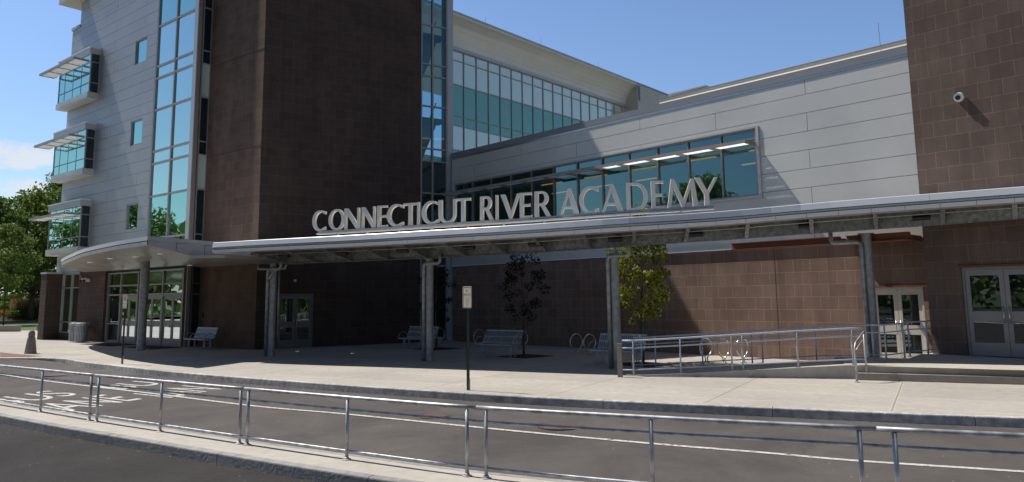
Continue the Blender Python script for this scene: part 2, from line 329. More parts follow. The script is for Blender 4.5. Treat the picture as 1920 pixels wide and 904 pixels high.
# ------------------------------------------------------------------ mesh builder
class Fr:
    """a wall frame: s runs along the wall, d stands out from it, z is up"""
    def __init__(s, o, u, n=None):
        s.o = Vector((o[0], o[1], 0)); s.u = Vector((u[0], u[1], 0)).normalized()
        n = n or (s.u.y, -s.u.x); s.n = Vector((n[0], n[1], 0)).normalized()
    def p(s, a, d, z): return s.o+s.u*a+s.n*d+Vector((0, 0, z))
    def sz(s, x, y, off=0.):
        d = Vector(ray(x, y)); O = s.o+s.n*off
        t = s.n.dot(O)/s.n.dot(d); P = d*t+Vector((0, 0, EYE))
        return (P-s.o).dot(s.u), P.z
WORLD = Fr((0, 0), (1, 0), (0, 1))
class MB:
    def __init__(s): s.v = []; s.f = []; s.uv = []
    def poly(s, pts, uvs=None):
        i = len(s.v); s.v += [tuple(p) for p in pts]; s.f.append(tuple(range(i, i+len(pts))))
        if uvs is None:
            a = Vector(pts[0]); e = (Vector(pts[1])-a).normalized(); n = e.cross(Vector(pts[-1])-a).normalized(); g = n.cross(e)
            uvs = [((Vector(p)-a).dot(e), (Vector(p)-a).dot(g)) for p in pts]
        s.uv += uvs
        return s
    def box(s, fr, s0, s1, d0, d1, z0, z1):
        if s0 > s1: s0, s1 = s1, s0
        if d0 > d1: d0, d1 = d1, d0
        P = lambda a, d, z: fr.p(a, d, z)
        q = [([(s0, d1, z0), (s1, d1, z0), (s1, d1, z1), (s0, d1, z1)], 'd'), ([(s1, d0, z0), (s0, d0, z0), (s0, d0, z1), (s1, d0, z1)], 'd'),
             ([(s0, d0, z0), (s0, d1, z0), (s0, d1, z1), (s0, d0, z1)], 's'), ([(s1, d1, z0), (s1, d0, z0), (s1, d0, z1), (s1, d1, z1)], 's'),
             ([(s0, d0, z1), (s0, d1, z1), (s1, d1, z1), (s1, d0, z1)], 'z'), ([(s0, d1, z0), (s0, d0, z0), (s1, d0, z0), (s1, d1, z0)], 'z')]
        flip = fr.u.cross(fr.n).z > 0
        for c, k in q:
            uv = [(a, z) if k == 'd' else (d, z) if k == 's' else (a, d) for a, d, z in c]
            pts = [P(*x) for x in c]
            if flip: pts = pts[::-1]; uv = uv[::-1]
            s.poly(pts, uv)
        return s
    def prism(s, pts, z0, z1, bottom=True, top=True):
        n = len(pts); area = sum(pts[i][0]*pts[(i+1) % n][1]-pts[(i+1) % n][0]*pts[i][1] for i in range(n))
        if area < 0: pts = pts[::-1]
        run = 0
        for i in range(n):
            a, b = pts[i], pts[(i+1) % n]; L = math.hypot(b[0]-a[0], b[1]-a[1])
            s.poly([(a[0], a[1], z0), (b[0], b[1], z0), (b[0], b[1], z1), (a[0], a[1], z1)], [(run, z0), (run+L, z0), (run+L, z1), (run, z1)]); run += L
        tri = tessellate_polygon([[Vector((p[0], p[1], 0)) for p in pts]])
        for t in tri:
            P = [pts[i] for i in t]
            if (P[1][0]-P[0][0])*(P[2][1]-P[0][1])-(P[1][1]-P[0][1])*(P[2][0]-P[0][0]) < 0: P = P[::-1]
            if top: s.poly([(p[0], p[1], z1) for p in P], [(p[0], p[1]) for p in P])
            if bottom: s.poly([(p[0], p[1], z0) for p in P[::-1]], [(p[0], p[1]) for p in P[::-1]])
        return s
    def tube(s, pts, r, n=10, caps=True, r2=None):
        pts = [Vector(p) for p in pts]; pts = [p for i, p in enumerate(pts) if i == 0 or (p-pts[i-1]).length > 1e-5]; rings = []
        ref = None
        for i, p in enumerate(pts):
            t = (pts[min(i+1, len(pts)-1)]-pts[max(i-1, 0)]).normalized()
            if ref is None: ref = Vector((0, 0, 1)) if abs(t.z) < .9 else Vector((1, 0, 0))
            a = t.cross(ref).normalized(); b = a.cross(t).normalized(); ref = b
            rr = r if r2 is None else r+(r2-r)*i/max(1, len(pts)-1)
            rings.append([p+a*math.cos(2*math.pi*k/n)*rr+b*math.sin(2*math.pi*k/n)*rr for k in range(n)])
        i0 = len(s.v)
        for rg in rings: s.v += [tuple(q) for q in rg]
        for j in range(len(rings)-1):
            for k in range(n):
                a, b = i0+j*n+k, i0+j*n+(k+1) % n
                s.f.append((a, a+n, b+n, b)); s.uv += [(k/n, j), (k/n, j+1), ((k+1)/n, j+1), ((k+1)/n, j)]
        if caps:
            s.f.append(tuple(i0+k for k in range(n))); s.uv += [(0, 0)]*n
            e = i0+(len(rings)-1)*n; s.f.append(tuple(e+k for k in reversed(range(n)))); s.uv += [(0, 0)]*n
        return s
    def lathe(s, c, prof, n=20):
        i0 = len(s.v)
        for r, z in prof: s.v += [(c[0]+r*math.cos(2*math.pi*k/n), c[1]+r*math.sin(2*math.pi*k/n), c[2]+z) for k in range(n)]
        for j in range(len(prof)-1):
            for k in range(n):
                a, b = i0+j*n+k, i0+j*n+(k+1) % n
                s.f.append((a, b, b+n, a+n)); s.uv += [(k/n, j), ((k+1)/n, j), ((k+1)/n, j+1), (k/n, j+1)]
        s.f.append(tuple(i0+k for k in reversed(range(n)))); s.uv += [(0, 0)]*n
        e = i0+(len(prof)-1)*n; s.f.append(tuple(e+k for k in range(n))); s.uv += [(0, 0)]*n
        return s
    def mesh(s, name, m, origin=(0, 0, 0), smooth=False, bevel=0):
        me = bpy.data.meshes.new(name); o = Vector(origin)
        me.from_pydata([tuple(Vector(v)-o) for v in s.v], [], s.f)
        uvl = me.uv_layers.new(name='UVMap'); uvl.data.foreach_set('uv', np.array(s.uv, dtype=np.float32).ravel())
        for mm in (m if isinstance(m, (list, tuple)) else [m]): me.materials.append(mm)
        if smooth: me.shade_smooth()
        me.update(); return me

def tag(o, label=None, cat=None, group=None, kind=None):
    if label: o['label'] = label
    if cat: o['category'] = cat
    if group: o['group'] = group
    if kind: o['kind'] = kind
    return o
def thing(name, label, cat, loc=(0, 0, 0), group=None):
    o = bpy.data.objects.new(name, None); o.empty_display_size = .3; o.location = loc; COL.objects.link(o)
    return tag(o, label, cat, group)
def world_loc(o):
    l = Vector((0, 0, 0))
    while o: l = l+Vector(o.location); o = o.parent
    return l
def part(name, mb, m, parent, smooth=False, auto=None, label=None):
    o = bpy.data.objects.new(name, mb.mesh(name, m, world_loc(parent), smooth)); COL.objects.link(o); o.parent = parent
    if auto: 
        try: o.data.set_sharp_from_angle(angle=R(auto))
        except Exception: pass
    if label: o['label'] = label
    return o
def single(name, mb, m, label, cat, loc=(0, 0, 0), group=None, smooth=False):
    o = bpy.data.objects.new(name, mb.mesh(name, m, loc, smooth)); o.location = loc; COL.objects.link(o)
    return tag(o, label, cat, group)
def struct(name, mb, m, smooth=False):
    o = bpy.data.objects.new(name, mb.mesh(name, m, (0, 0, 0), smooth)); COL.objects.link(o); o['kind'] = 'structure'; return o
def copy_tree(o, loc, rz=None, label=None, sc=None):
    r = o.copy(); COL.objects.link(r); r.location = loc
    if rz is not None: r.rotation_euler = (0, 0, rz)
    if sc is not None: r.scale = sc if isinstance(sc, tuple) else (sc,)*3
    if label: r['label'] = label
    for ch in list(o.children):
        c = ch.copy(); COL.objects.link(c); c.parent = r
        for g in list(ch.children):
            d = g.copy(); COL.objects.link(d); d.parent = c
    return r
def cut(rects, hole):
    """rectangles (s0,s1,z0,z1) minus a hole"""
    out = []; a0, a1, b0, b1 = hole
    for s0, s1, z0, z1 in rects:
        if s1 <= a0 or s0 >= a1 or z1 <= b0 or z0 >= b1: out.append((s0, s1, z0, z1)); continue
        if s0 < a0: out.append((s0, a0, z0, z1))
        if s1 > a1: out.append((a1, s1, z0, z1))
        m0, m1 = max(s0, a0), min(s1, a1)
        if z0 < b0: out.append((m0, m1, z0, b0))
        if z1 > b1: out.append((m0, m1, b1, z1))
    return out
def panel_wall(fr, s0, s1, z0, z1, zref, row, per, sref, holes=(), d=(-.03, 0.), gap=.014, back=None):
    """metal panels laid in staggered rows with open joints over a dark backing"""
    mb = MB(); k0 = math.floor((z0-zref)/row)-1; z = zref+k0*row; k = k0
    while z < z1:
        a, b = max(z, z0), min(z+row, z1)
        if b-a > .02:
            off = sref+(per/2 if k % 2 else 0); j = math.floor((s0-off)/per); cur = off+j*per
            while cur < s1:
                l, r = max(cur, s0), min(cur+per, s1)
                if r-l > .02:
                    rc = [(l+(gap/2 if l > s0 else 0), r-(gap/2 if r < s1 else 0), a+(gap/2 if a > z0 else 0), b-(gap/2 if b < z1 else 0))]
                    for h in holes: rc = cut(rc, h)
                    for q in rc: mb.box(fr, q[0], q[1], d[0], d[1]+random.uniform(-.001, .001), q[2], q[3])
                cur += per
        z += row; k += 1
    return mb
def hole_wall(fr, s0, s1, z0, z1, holes, d0, d1):
    mb = MB(); rc = [(s0, s1, z0, z1)]
    for h in holes: rc = cut(rc, h)
    for q in rc: mb.box(fr, q[0], q[1], d0, d1, q[2], q[3])
    return mb
def ring_frame(mb, fr, s0, s1, z0, z1, w, d0, d1):
    mb.box(fr, s0, s0+w, d0, d1, z0, z1); mb.box(fr, s1-w, s1, d0, d1, z0, z1)
    mb.box(fr, s0+w, s1-w, d0, d1, z0, z0+w); mb.box(fr, s0+w, s1-w, d0, d1, z1-w, z1)

FA = Fr((-2.83, 35.26), (.677, -.736), (-.736, -.677))
FC = Fr((-10.35, 30.72), (.843, .537), (.537, -.843))
FT = Fr((-10.35, 30.72), (-.776, .631), (-.631, -.776))
FB = Fr((-14.12, 33.04), (-.776, .631), (-.631, -.776))
FW = Fr((-3.9, 49.0), (.651, .759), (.759, -.651))
ex = lambda v: (v.x, v.y)

# ------------------------------------------------------------------ curves in plan
def smooth_curve(pts, n=8):
    P = [Vector(p) for p in pts]; P = [P[0]*2-P[1]]+P+[P[-1]*2-P[-2]]; out = []
    for i in range(1, len(P)-2):
        for k in range(n):
            t = k/n; a, b, c, d = P[i-1], P[i], P[i+1], P[i+2]
            out.append(.5*((2*b)+(c-a)*t+(2*a-5*b+4*c-d)*t*t+(3*b-a-3*c+d)*t**3))
    out.append(P[-2]); return out
def offset(pts, d):
    """shift a plan curve sideways; + is away from the camera side"""
    out = []
    for i, p in enumerate(pts):
        t = (pts[min(i+1, len(pts)-1)]-pts[max(i-1, 0)]); t.z = 0; t.normalize()
        out.append(p+Vector((-t.y, t.x, 0))*d)
    return out
def arc_len(pts):
    L = [0]
    for a, b in zip(pts, pts[1:]): L.append(L[-1]+math.hypot(b.x-a.x, b.y-a.y))
    return L
def along(pts, L, s):
    s = max(0, min(L[-1], s)); i = int(np.searchsorted(L, s))-1; i = max(0, min(len(pts)-2, i))
    t = (s-L[i])/max(1e-6, L[i+1]-L[i]); p = pts[i].lerp(pts[i+1], t)
    tg = (pts[i+1]-pts[i]); tg.z = 0; return p, tg.normalized()
def s_at_px(pts, L, px):
    """arc length at which the curve crosses the sight line of a photo column"""
    best = None
    for i in range(len(pts)-1):
        for t in (0, .25, .5, .75):
            p = pts[i].lerp(pts[i+1], t); u = project(p)[0]
            if best is None or abs(u-px) < best[0]: best = (abs(u-px), L[i]+(L[i+1]-L[i])*t)
    return best[1]
def project(P):
    d = Vector(P)-Vector((0, 0, EYE)); y = d.dot(fwd); return CX+F*d.dot(rt)/y, CY-F*d.dot(up)/y

# ------------------------------------------------------------------ ground
curb = smooth_curve([(-70, 34, 0), (-40, 30.0, 0), (-26, 28.3, 0), (-19.5, 27.9, 0)]+[tuple(at(x, y)) for x, y in ((100, 671.5), (157, 679), (225, 686.5), (311, 696), (395, 703.2), (480, 709.8), (650, 722.5), (780, 731), (960, 742.3), (1154, 751.8), (1310, 758.8), (1440, 764.3), (1683, 774.8), (1920, 783.3))]+[(13.0, 10.4, 0), (24, 5.5, 0), (50, -4, 0)], 6)
rail_line = smooth_curve([(p[0], p[1], 0) for p in [(-60, 44), (-30, 30.5), (-20, 22.9), (-14, 18.75), (-11.2, 16.72), (-9.43, 15.46), (-7.66, 14.19), (-5.92, 13.02), (-4.1, 11.80), (-2.28, 10.62), (-.43, 9.50), (1.5, 8.60), (2.62, 8.12), (3.6, 7.72), (4.73, 7.27), (7.5, 6.2), (14, 4), (30, -1), (50, -7)]], 6)
isl_f = offset(rail_line, -.62); isl_b = offset(rail_line, .32)
def dist(pl, p):
    m = 1e9
    for a, b in zip(pl, pl[1:]):
        ab = b-a; t = max(0, min(1, ((p.x-a.x)*ab.x+(p.y-a.y)*ab.y)/(ab.x**2+ab.y**2))); m = min(m, math.hypot(p.x-a.x-ab.x*t, p.y-a.y-ab.y*t))
    return m
def far_z(p): return -.155 if p.x > -15.5 else -.155+.14*min(1, (-15.5-p.x)/3)
def road_z(p):
    p = Vector((p[0], p[1], 0)); a, b = dist(curb, p), dist(isl_b, p); t = a/(a+b)
    return far_z(p)*(1-t)-.35*t

g = MB(); g.poly([(-900, -300, -.6), (900, -300, -.6), (900, 1500, -.6), (-900, 1500, -.6)]); struct('ground', g, M['field'])
# road between the two kerbs
rd = MB(); A = curb; Bc = isl_b
La, Lb = arc_len(A), arc_len(Bc); n = 120
def edge(pts, L, k): return along(pts, L, L[-1]*k/n)[0]
# pair points by crossing direction: walk the far kerb, take nearest on island edge
prev = None
pa = [along(A, La, La[-1]*k/n)[0] for k in range(n+1)]
pb = []
for p in pa:
    q = min((along(Bc, Lb, Lb[-1]*j/600)[0] for j in range(601)), key=lambda r: (r.x-p.x)**2+(r.y-p.y)**2); pb.append(q)
for k in range(n):
    for j in range(4):
        t0, t1 = j/4, (j+1)/4
        def pt(i, t):
            q = pa[i].lerp(pb[i], t); return (q.x, q.y, far_z(pa[i])*(1-t)-.35*t)
        rd.poly([pt(k, t0), pt(k, t1), pt(k+1, t1), pt(k+1, t0)])
struct('road', rd, M['asphalt'])
def kerb_stones(line, z_top, z_bot, w, length, m, name, side=1, n0=0):
    """kerb stones laid end to end with thin joints; the body lies on the 'side' of the line"""
    mb = MB(); L = arc_len(line); s = n0
    while s < L[-1]-.5:
        e = min(s+length, L[-1]); k = 4; P = []
        for i in range(k+1):
            p, t = along(line, L, s+.006+(e-s-.012)*i/k); nn = Vector((-t.y, t.x, 0))*side
            P.append((p, nn, z_bot(p) if callable(z_bot) else z_bot))
        b = .022
        prof = lambda p, nn, zb: [p+Vector((0, 0, zb-.1)), p+Vector((0, 0, z_top-b))+nn*.004, p+nn*(b*.4)+Vector((0, 0, z_top-b*.35)), p+nn*b*1.2+Vector((0, 0, z_top)), p+nn*w+Vector((0, 0, z_top)), p+nn*w+Vector((0, 0, zb-.1))]
        rings = [prof(*q) for q in P]
        for a, c in zip(rings, rings[1:]):
            for i in range(5):
                q = [a[i], c[i], c[i+1], a[i+1]]; mb.poly(q if side > 0 else q[::-1])
        mb.poly(rings[0][::-1] if side < 0 else rings[0]); mb.poly(rings[-1] if side < 0 else rings[-1][::-1])
        s = e
    return struct(name, mb, m)
kerb_stones(curb, .0, lambda p: far_z(p), .15, 3.05, M['kerb'], 'kerb')
# plaza pavement
pl = [ex(p) for p in offset(curb, .15)]
poly = pl+[(50, 60), (-8, 90), (-27, 57), (-70, 50)]
tri = tessellate_polygon([[Vector((p[0], p[1], 0)) for p in poly]]); mb = MB()
for t in tri:
    P = [poly[i] for i in t]
    if (P[1][0]-P[0][0])*(P[2][1]-P[0][1])-(P[1][1]-P[0][1])*(P[2][0]-P[0][0]) < 0: P = P[::-1]
    mb.poly([(p[0], p[1], -.001) for p in P])
struct('pavement', mb, M['plaza'])
# island
mb = MB(); a1 = offset(rail_line, -.48); b1 = offset(rail_line, .20)
for i in range(len(rail_line)-1): mb.poly([(*ex(a1[i]), -.2), (*ex(a1[i+1]), -.2), (*ex(b1[i+1]), -.2), (*ex(b1[i]), -.2)])
struct('island_pavement', mb, M['concrete'])
kerb_stones(isl_f, -.198, -.35, .14, 2.9, M['kerb2'], 'island_kerb', 1, 1.25)
kerb_stones(isl_b, -.198, -.35, .12, 2.9, M['kerb2'], 'island_kerb_back', -1, 1.0).name = 'island_kerb'
# near lot
poly = [ex(p) for p in isl_f]+[(50, -60), (-80, -60), (-80, 40)]
tri = tessellate_polygon([[Vector((p[0], p[1], 0)) for p in poly]]); mb = MB()
for t in tri:
    P = [poly[i] for i in t]
    if (P[1][0]-P[0][0])*(P[2][1]-P[0][1])-(P[1][1]-P[0][1])*(P[2][0]-P[0][0]) < 0: P = P[::-1]
    mb.poly([(p[0], p[1], -.35) for p in P])
struct('parking_lot', mb, M['asphalt2'])
# lawn, mulch bed behind the plaza at left
mb = MB(); mb.poly([(-160, 48, .01), (-70, 50.5, .012), (-27.5, 57.2, .012), (-26, 120, .3), (-200, 130, .3)]); struct('lawn', mb, M['grass'])
mb = MB(); mb.poly([(-62, 74, .10), (-36, 74, .12), (-33, 96, .55), (-70, 96, .55)]); struct('mulch_bed', mb, M['mulch'])
mb = MB(); mb.poly([(*ex(at(0, 661)), .003), (*ex(at(0, 669.5)), .003), (*ex(at(52, 670)), .003), (*ex(at(80, 668)), .003)][::1]); struct('brick_paving_strip', mb, M['brick_strip'])
# lane line
ln = []
for x, y in [(-40, 697), (0, 702), (75, 713), (190, 727), (301, 740), (480, 762), (650, 777), (960, 808), (1220, 832), (1440, 850), (1600, 864), (1920, 885), (2300, 912)]:
    p = at(x, y, -.25); z = road_z(p); ln.append(at(x, y, z))
ln = smooth_curve([(p.x, p.y, p.z) for p in ln], 6); l0, l1 = offset(ln, -.055), offset(ln, .055)
mb = MB()
for i in range(len(ln)-1): mb.poly([tuple(v+Vector((0, 0, .006))) for v in (l0[i], l0[i+1], l1[i+1], l1[i])])
struct('lane_line', mb, M['paint'])
# painted words (made as text shapes, laid on the road)
def text_tris(body, size=1., align='CENTER'):
    cu = bpy.data.curves.new('lettering', 'FONT'); cu.body = body; cu.size = size; cu.align_x = align; cu.fill_mode = 'FRONT' if hasattr(cu, 'fill_mode') else cu.fill_mode
    ob = bpy.data.objects.new('lettering', cu); COL.objects.link(ob); bpy.context.view_layer.update()
    me = bpy.data.meshes.new_from_object(ob.evaluated_get(bpy.context.evaluated_depsgraph_get()))
    vs = [tuple(v.co) for v in me.vertices]; fs = [tuple(p.vertices) for p in me.polygons]
    bpy.data.objects.remove(ob); bpy.data.meshes.remove(me); bpy.data.curves.remove(cu)
    return vs, fs
def fit_text(body, x0, x1, y0, y1, place):
    vs, fs = text_tris(body); xs = [v[0] for v in vs]; ys = [v[1] for v in vs]; mb = MB()
    ax, bx, ay, by = min(xs), max(xs), min(ys), max(ys)
    P = [place(x0+(v[0]-ax)/(bx-ax)*(x1-x0), y0+(v[1]-ay)/(by-ay)*(y1-y0)) for v in vs]
    for f in fs: mb.poly([P[i] for i in f], [(P[i][0], P[i][1]) for i in f])
    return mb
Dl, Rl = Vector((-.83, .556, 0)), Vector((.556, .83, 0))
def on_road(r, d):
    p = Dl*d+Rl*r; return (p.x, p.y, road_z(p)+.006)
for body, r0, r1, d0, d1 in [('BUS', 8.25, 9.85, 19.35, 21.0), ('LANE', 8.15, 10.05, 17.0, 18.72), ('BUS', 10.75, 12.25, 19.0, 20.4), ('LANE', 10.42, 12.2, 16.5, 18.1)]:
    struct('road_lettering', fit_text(body, r0, r1, d0, d1, on_road), M['paint'])
for i, (x, y, lab) in enumerate([(112, 702.5, 'round rusty manhole cover in the lane beside the BUS LANE lettering'), (815, 779, 'smaller rusty manhole cover in the road, nearest the no parking sign'), (1052, 798, 'broad rusty manhole cover in the road, right of the other near one')]):
    p = at(x, y, -.22); z = road_z(p); p = at(x, y, z); r = (.45, .33, .42)[i]
    mb = MB().lathe((p.x, p.y, z-.02), [(r, 0), (r, .026), (r*.93, .027), (r*.92, .022), (r*.86, .022), (r*.85, .027), (r*.3, .028)], 28)
    single('manhole_cover', mb, M['iron'], lab, 'manhole cover', (p.x, p.y, z), 'manhole covers in the road')
p = at(975, 737); mb = MB().box(Fr(ex(p), (.9, -.43)), -.001, .001, 0, .001, -.1, -.099)

# ------------------------------------------------------------------ island railing
RL = arc_len(rail_line)
def S(px): 
    return s_at_px([Vector((p.x, p.y, -.2)) for p in rail_line], RL, px)
post_px = [[(-380,), (-230,), (-75,)], [(-60,), (75,), (169,)], [(183,), (301,), (445,)], [(465,), (650,), (880,)], [(917,), (1222,), (1620,)], [(1684,), (2250,), (3000,)]]
labs = ['leftmost length of galvanised pipe railing on the island, running out of frame', 'galvanised pipe railing length whose middle post stands before the B of BUS',
        'galvanised pipe railing length in front of the bus lane lettering, behind the double posts', 'galvanised pipe railing length below the brown tower and the first bench',
        'longest galvanised pipe railing length, crossing the frame below the ramp', 'nearest galvanised pipe railing length, cut by the right frame edge']
secs = []
for i, sec in enumerate(post_px):
    ss = [S(p[0]) for p in sec]; secs.append(ss)
for i, ss in enumerate(secs):
    a = (secs[i-1][-1]+ss[0])/2 if i else ss[0]-.2
    b = (secs[i+1][0]+ss[-1])/2 if i < len(secs)-1 else ss[-1]+.2
    p0, _ = along(rail_line, RL, ss[1])
    t = thing('pipe_railing', labs[i], 'railing', (p0.x, p0.y, -.2), 'pipe railing sections on the island')
    k = max(4, int((b-a)/.4))
    for nm, z, r, aa, bb in [('top_rail', .62, .026, a+.004, b-.004), ('middle_rail', .46, .016, a, b), ('bottom_rail', -.085, .018, a, b)]:
        pts = [along(rail_line, RL, aa+(bb-aa)*j/k)[0]+Vector((0, 0, z)) for j in range(k+1)]
        part(nm, MB().tube(pts, r, 14), M['rail'], t, True)
    for s_ in ss:
        p, _ = along(rail_line, RL, s_)
        po = part('post', MB().tube([p+Vector((0, 0, -.2)), p+Vector((0, 0, .60))], .024, 14), M['rail'], t, True)
        part('base_flange', MB().lathe((p.x, p.y, -.2), [(.062, 0), (.062, .010), (.035, .014), (.033, .03), (.026, .035)], 18), M['rail'], po, True, 40)

# ------------------------------------------------------------------ windows helper
def window(parent, fr, s0, s1, z0, z1, cols, rows, gm, fm=None, d=-.05, fw=.055, name='window', fd=.07, panes=None):
    """one window: frame with mullions and transoms, its panes as one or several sub-parts"""
    fm = fm or M['frame']; mb = MB(); ring_frame(mb, fr, s0, s1, z0, z1, fw, d-.04, d+fd)
    h = fw/2
    for c in cols: mb.box(fr, c-h, c+h, d-.04, d+fd-.006, z0+fw, z1-fw)
    for r_ in rows:
        xs = [s0+fw]+[c for c in cols]+[s1-fw]
        for a, b in zip(xs, xs[1:]):
            mb.box(fr, a+(h if a != s0+fw else 0), b-(h if b != s1-fw else 0), d-.04, d+fd-.012, r_-h, r_+h)
    f = part(name, mb, fm, parent)
    zs = [z0+fw]+list(rows)+[z1-fw]; xs = [s0+fw]+list(cols)+[s1-fw]
    for j in range(len(zs)-1):
        for i in range(len(xs)-1):
            m = panes(i, j) if panes else gm
            e = .0015*((i*7+j*3) % 3-1)
            q = [(xs[i], d+e, zs[j]), (xs[i+1], d-e, zs[j]), (xs[i+1], d-e, zs[j+1]), (xs[i], d+e*1.5, zs[j+1])]
            part('pane', MB().poly([fr.p(*v) for v in q]), m, f)
    return f

def door_pair(parent, fr, s0, s1, z0, z1, d=-.06, fm=None, gm=None, split=True, glass_lo=True, handles=True, fw=.05, leafs=2, stile=.10):
    """a pair of glazed doors: frame; each leaf a sub-part with rails; glass and handles as sub-parts of the pair"""
    fm = fm or M['frame']; gm = gm or M['doorglass']
    mb = MB(); mb.box(fr, s0, s0+fw, d-.05, d+.06, z0, z1); mb.box(fr, s1-fw, s1, d-.05, d+.06, z0, z1); mb.box(fr, s0+fw, s1-fw, d-.05, d+.06, z1-fw, z1)
    dr = part('door', mb, fm, parent)
    w = (s1-s0-2*fw)/leafs; H = z1-fw-z0
    for i in range(leafs):
        a = s0+fw+w*i+.004; b = a+w-.008; l = MB(); y0, y1 = d-.02, d+.028
        zk, zm0, zm1, zt = z0+.33, z0+.83, z0+1.08, z1-fw-.15
        l.box(fr, a, a+stile, y0, y1, z0+.01, z1-fw-.005); l.box(fr, b-stile, b, y0, y1, z0+.01, z1-fw-.005)
        l.box(fr, a+stile, b-stile, y0, y1, z0+.01, zk); l.box(fr, a+stile, b-stile, y0, y1, zm0, zm1); l.box(fr, a+stile, b-stile, y0, y1, zt, z1-fw-.005)
        part('door_leaf', l, fm, dr)
        part('glass', MB().poly([fr.p(a+stile, d+.004, zm1), fr.p(b-stile, d+.004, zm1), fr.p(b-stile, d+.004, zt), fr.p(a+stile, d+.004, zt)]), gm, dr)
        part('glass', MB().poly([fr.p(a+stile, d+.004, zk), fr.p(b-stile, d+.004, zk), fr.p(b-stile, d+.004, zm0), fr.p(a+stile, d+.004, zm0)]), gm, dr)
        hs = (b-.055) if i % 2 == 0 else (a+.055)
        if handles:
            hb = MB().tube([fr.p(hs, d+.028, z0+.86), fr.p(hs, d+.085, z0+.86)], .009, 6).tube([fr.p(hs, d+.028, z0+1.14), fr.p(hs, d+.085, z0+1.14)], .009, 6).tube([fr.p(hs, d+.085, z0+.80), fr.p(hs, d+.085, z0+1.2)], .013, 8)
            part('handle', hb, M['steel'], dr, True)
    return dr

# ------------------------------------------------------------------ central brown block tower
H = 22.7
tw = thing('block_tower', 'tall dark brown block tower between the entrance and the glass stair', 'tower', FC.p(3, 0, 0))
cA, cB = FC.p(0, 0, 0), FC.p(7.25, 0, 0); cC = FC.p(7.25, -6, 0); cD = FT.p(4.42, -6, 0); cE = FT.p(4.42, 0, 0)
holes = [(.86, 2.36, 0, 2.21)]
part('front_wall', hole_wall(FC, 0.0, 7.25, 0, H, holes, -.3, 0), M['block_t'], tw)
part('side_wall', hole_wall(FT, .0, 4.42, 0, H, [], -.28, .001), M['block_t_lit'], tw)
core = MB().prism([ex(FC.p(.45, -.32, 0)), ex(FC.p(7.2, -.32, 0)), ex(cC), ex(cD), ex(FT.p(4.36, -.32, 0))], 0, H-.05)
part('inner_wall', core, M['block_t'], tw)
cp_ = MB(); cp_.box(FC, -.06, 7.29, -.4, .06, H, H+.12); cp_.box(FT, .4, 4.5, -.4, .06, H, H+.12); part('coping', cp_, M['trim'], tw)
door_pair(tw, FC, .86, 2.36, 0, 2.21, d=-.1, fm=M['frame_dark'])
mb = MB().box(FC, 1.50, 1.60, .0, .05, 2.70, 2.80); part('wall_lamp', mb, M['white'], tw)
mb = MB().box(FT, 4.0, 4.08, .0, .04, 1.22, 1.45); part('card_reader', mb, M['black'], tw)
# shallow expansion ledge lines on both faces
for z_ in (8.32, 12.47): part('ledge_joint', MB().box(FT, .02, 4.2, .0015, .012, z_, z_+.018), M['joint'], tw)

# ------------------------------------------------------------------ glass stair tower
st = thing('glass_stair_tower', 'narrow glazed stair tower on the right flank of the brown tower', 'tower', FC.p(8, 0, 0))
zs = [3.45, 4.75, 5.3, 6.80, 8.31, 8.91, 10.95, 12.42, 12.99, 14.94, 16.55, 17.1, 19.1, 20.6, 21.2, 22.6]
mb = MB(); fr = FC
for a, b in ((7.25, 7.31), (7.83, 7.90), (8.56, 8.62)): mb.box(fr, a, b, -.12, .05, 0, H)
for z_ in zs: mb.box(fr, 7.31, 7.83, -.1, .035, z_-.03, z_+.03); mb.box(fr, 7.90, 8.56, -.1, .035, z_-.03, z_+.03)
part('mullion_frame', mb, M['frame'], st)
zz = [0.2]+zs
for a, b in zip(zz, zz[1:]):
    for s0, s1 in ((7.31, 7.83), (7.90, 8.56)):
        part('pane', MB().poly([fr.p(s0, -.03, a), fr.p(s1, -.03, a), fr.p(s1, -.03, b), fr.p(s0, -.03, b)]), M['glass_clear'] if a > 8 else M['darkglass'], st)
mb = MB(); mb.box(fr, 8.62, 8.93, -.55, .08, 0, H)
part('corner_pilaster', mb, M['trim'], st)
# back glazing, floors and flights
mb = MB()
for a in (7.3, 7.95, 8.6): mb.box(fr, a, a+.07, -4.1, -4.0, 0, H)
for z_ in zs: mb.box(fr, 7.37, 8.6, -4.08, -4.02, z_-.03, z_+.03)
part('rear_frame', mb, M['frame_dark'], st)
for k, z_ in enumerate((0.3, 4.3, 8.45, 12.6, 16.75, 20.9)):
    part('landing', MB().box(fr, 7.3, 8.6, -4.0, -2.9, z_-.22, z_), M['room'], st)
    fl = MB()
    A0, A1 = fr.p(7.45, -2.9, z_), fr.p(7.45, -.7, z_+2.0); w_ = fr.u*.95
    fl.poly([A0, A0+w_, A1+w_, A1]); fl.poly([A0-Vector((0, 0, .2)), A1-Vector((0, 0, .2)), A1+w_-Vector((0, 0, .2)), A0+w_-Vector((0, 0, .2))])
    fl.poly([A0, A1, A1-Vector((0, 0, .25)), A0-Vector((0, 0, .25))]); fl.poly([A0+w_, A0+w_-Vector((0, 0, .25)), A1+w_-Vector((0, 0, .25)), A1+w_])
    fl.tube([A0+w_+Vector((0, 0, .9)), A1+w_+Vector((0, 0, .9))], .03, 6); fl.tube([A0+Vector((0, 0, .9)), A1+Vector((0, 0, .9))], .03, 6)
    part('stair_flight', fl, M['room'], st)
    part('mid_landing', MB().box(fr, 7.35, 8.55, -.7, -.2, z_+1.8, z_+2.0), M['room'], st)
part('roof', MB().box(fr, 7.25, 8.93, -4.1, .0, H, H+.12), M['trim'], st)

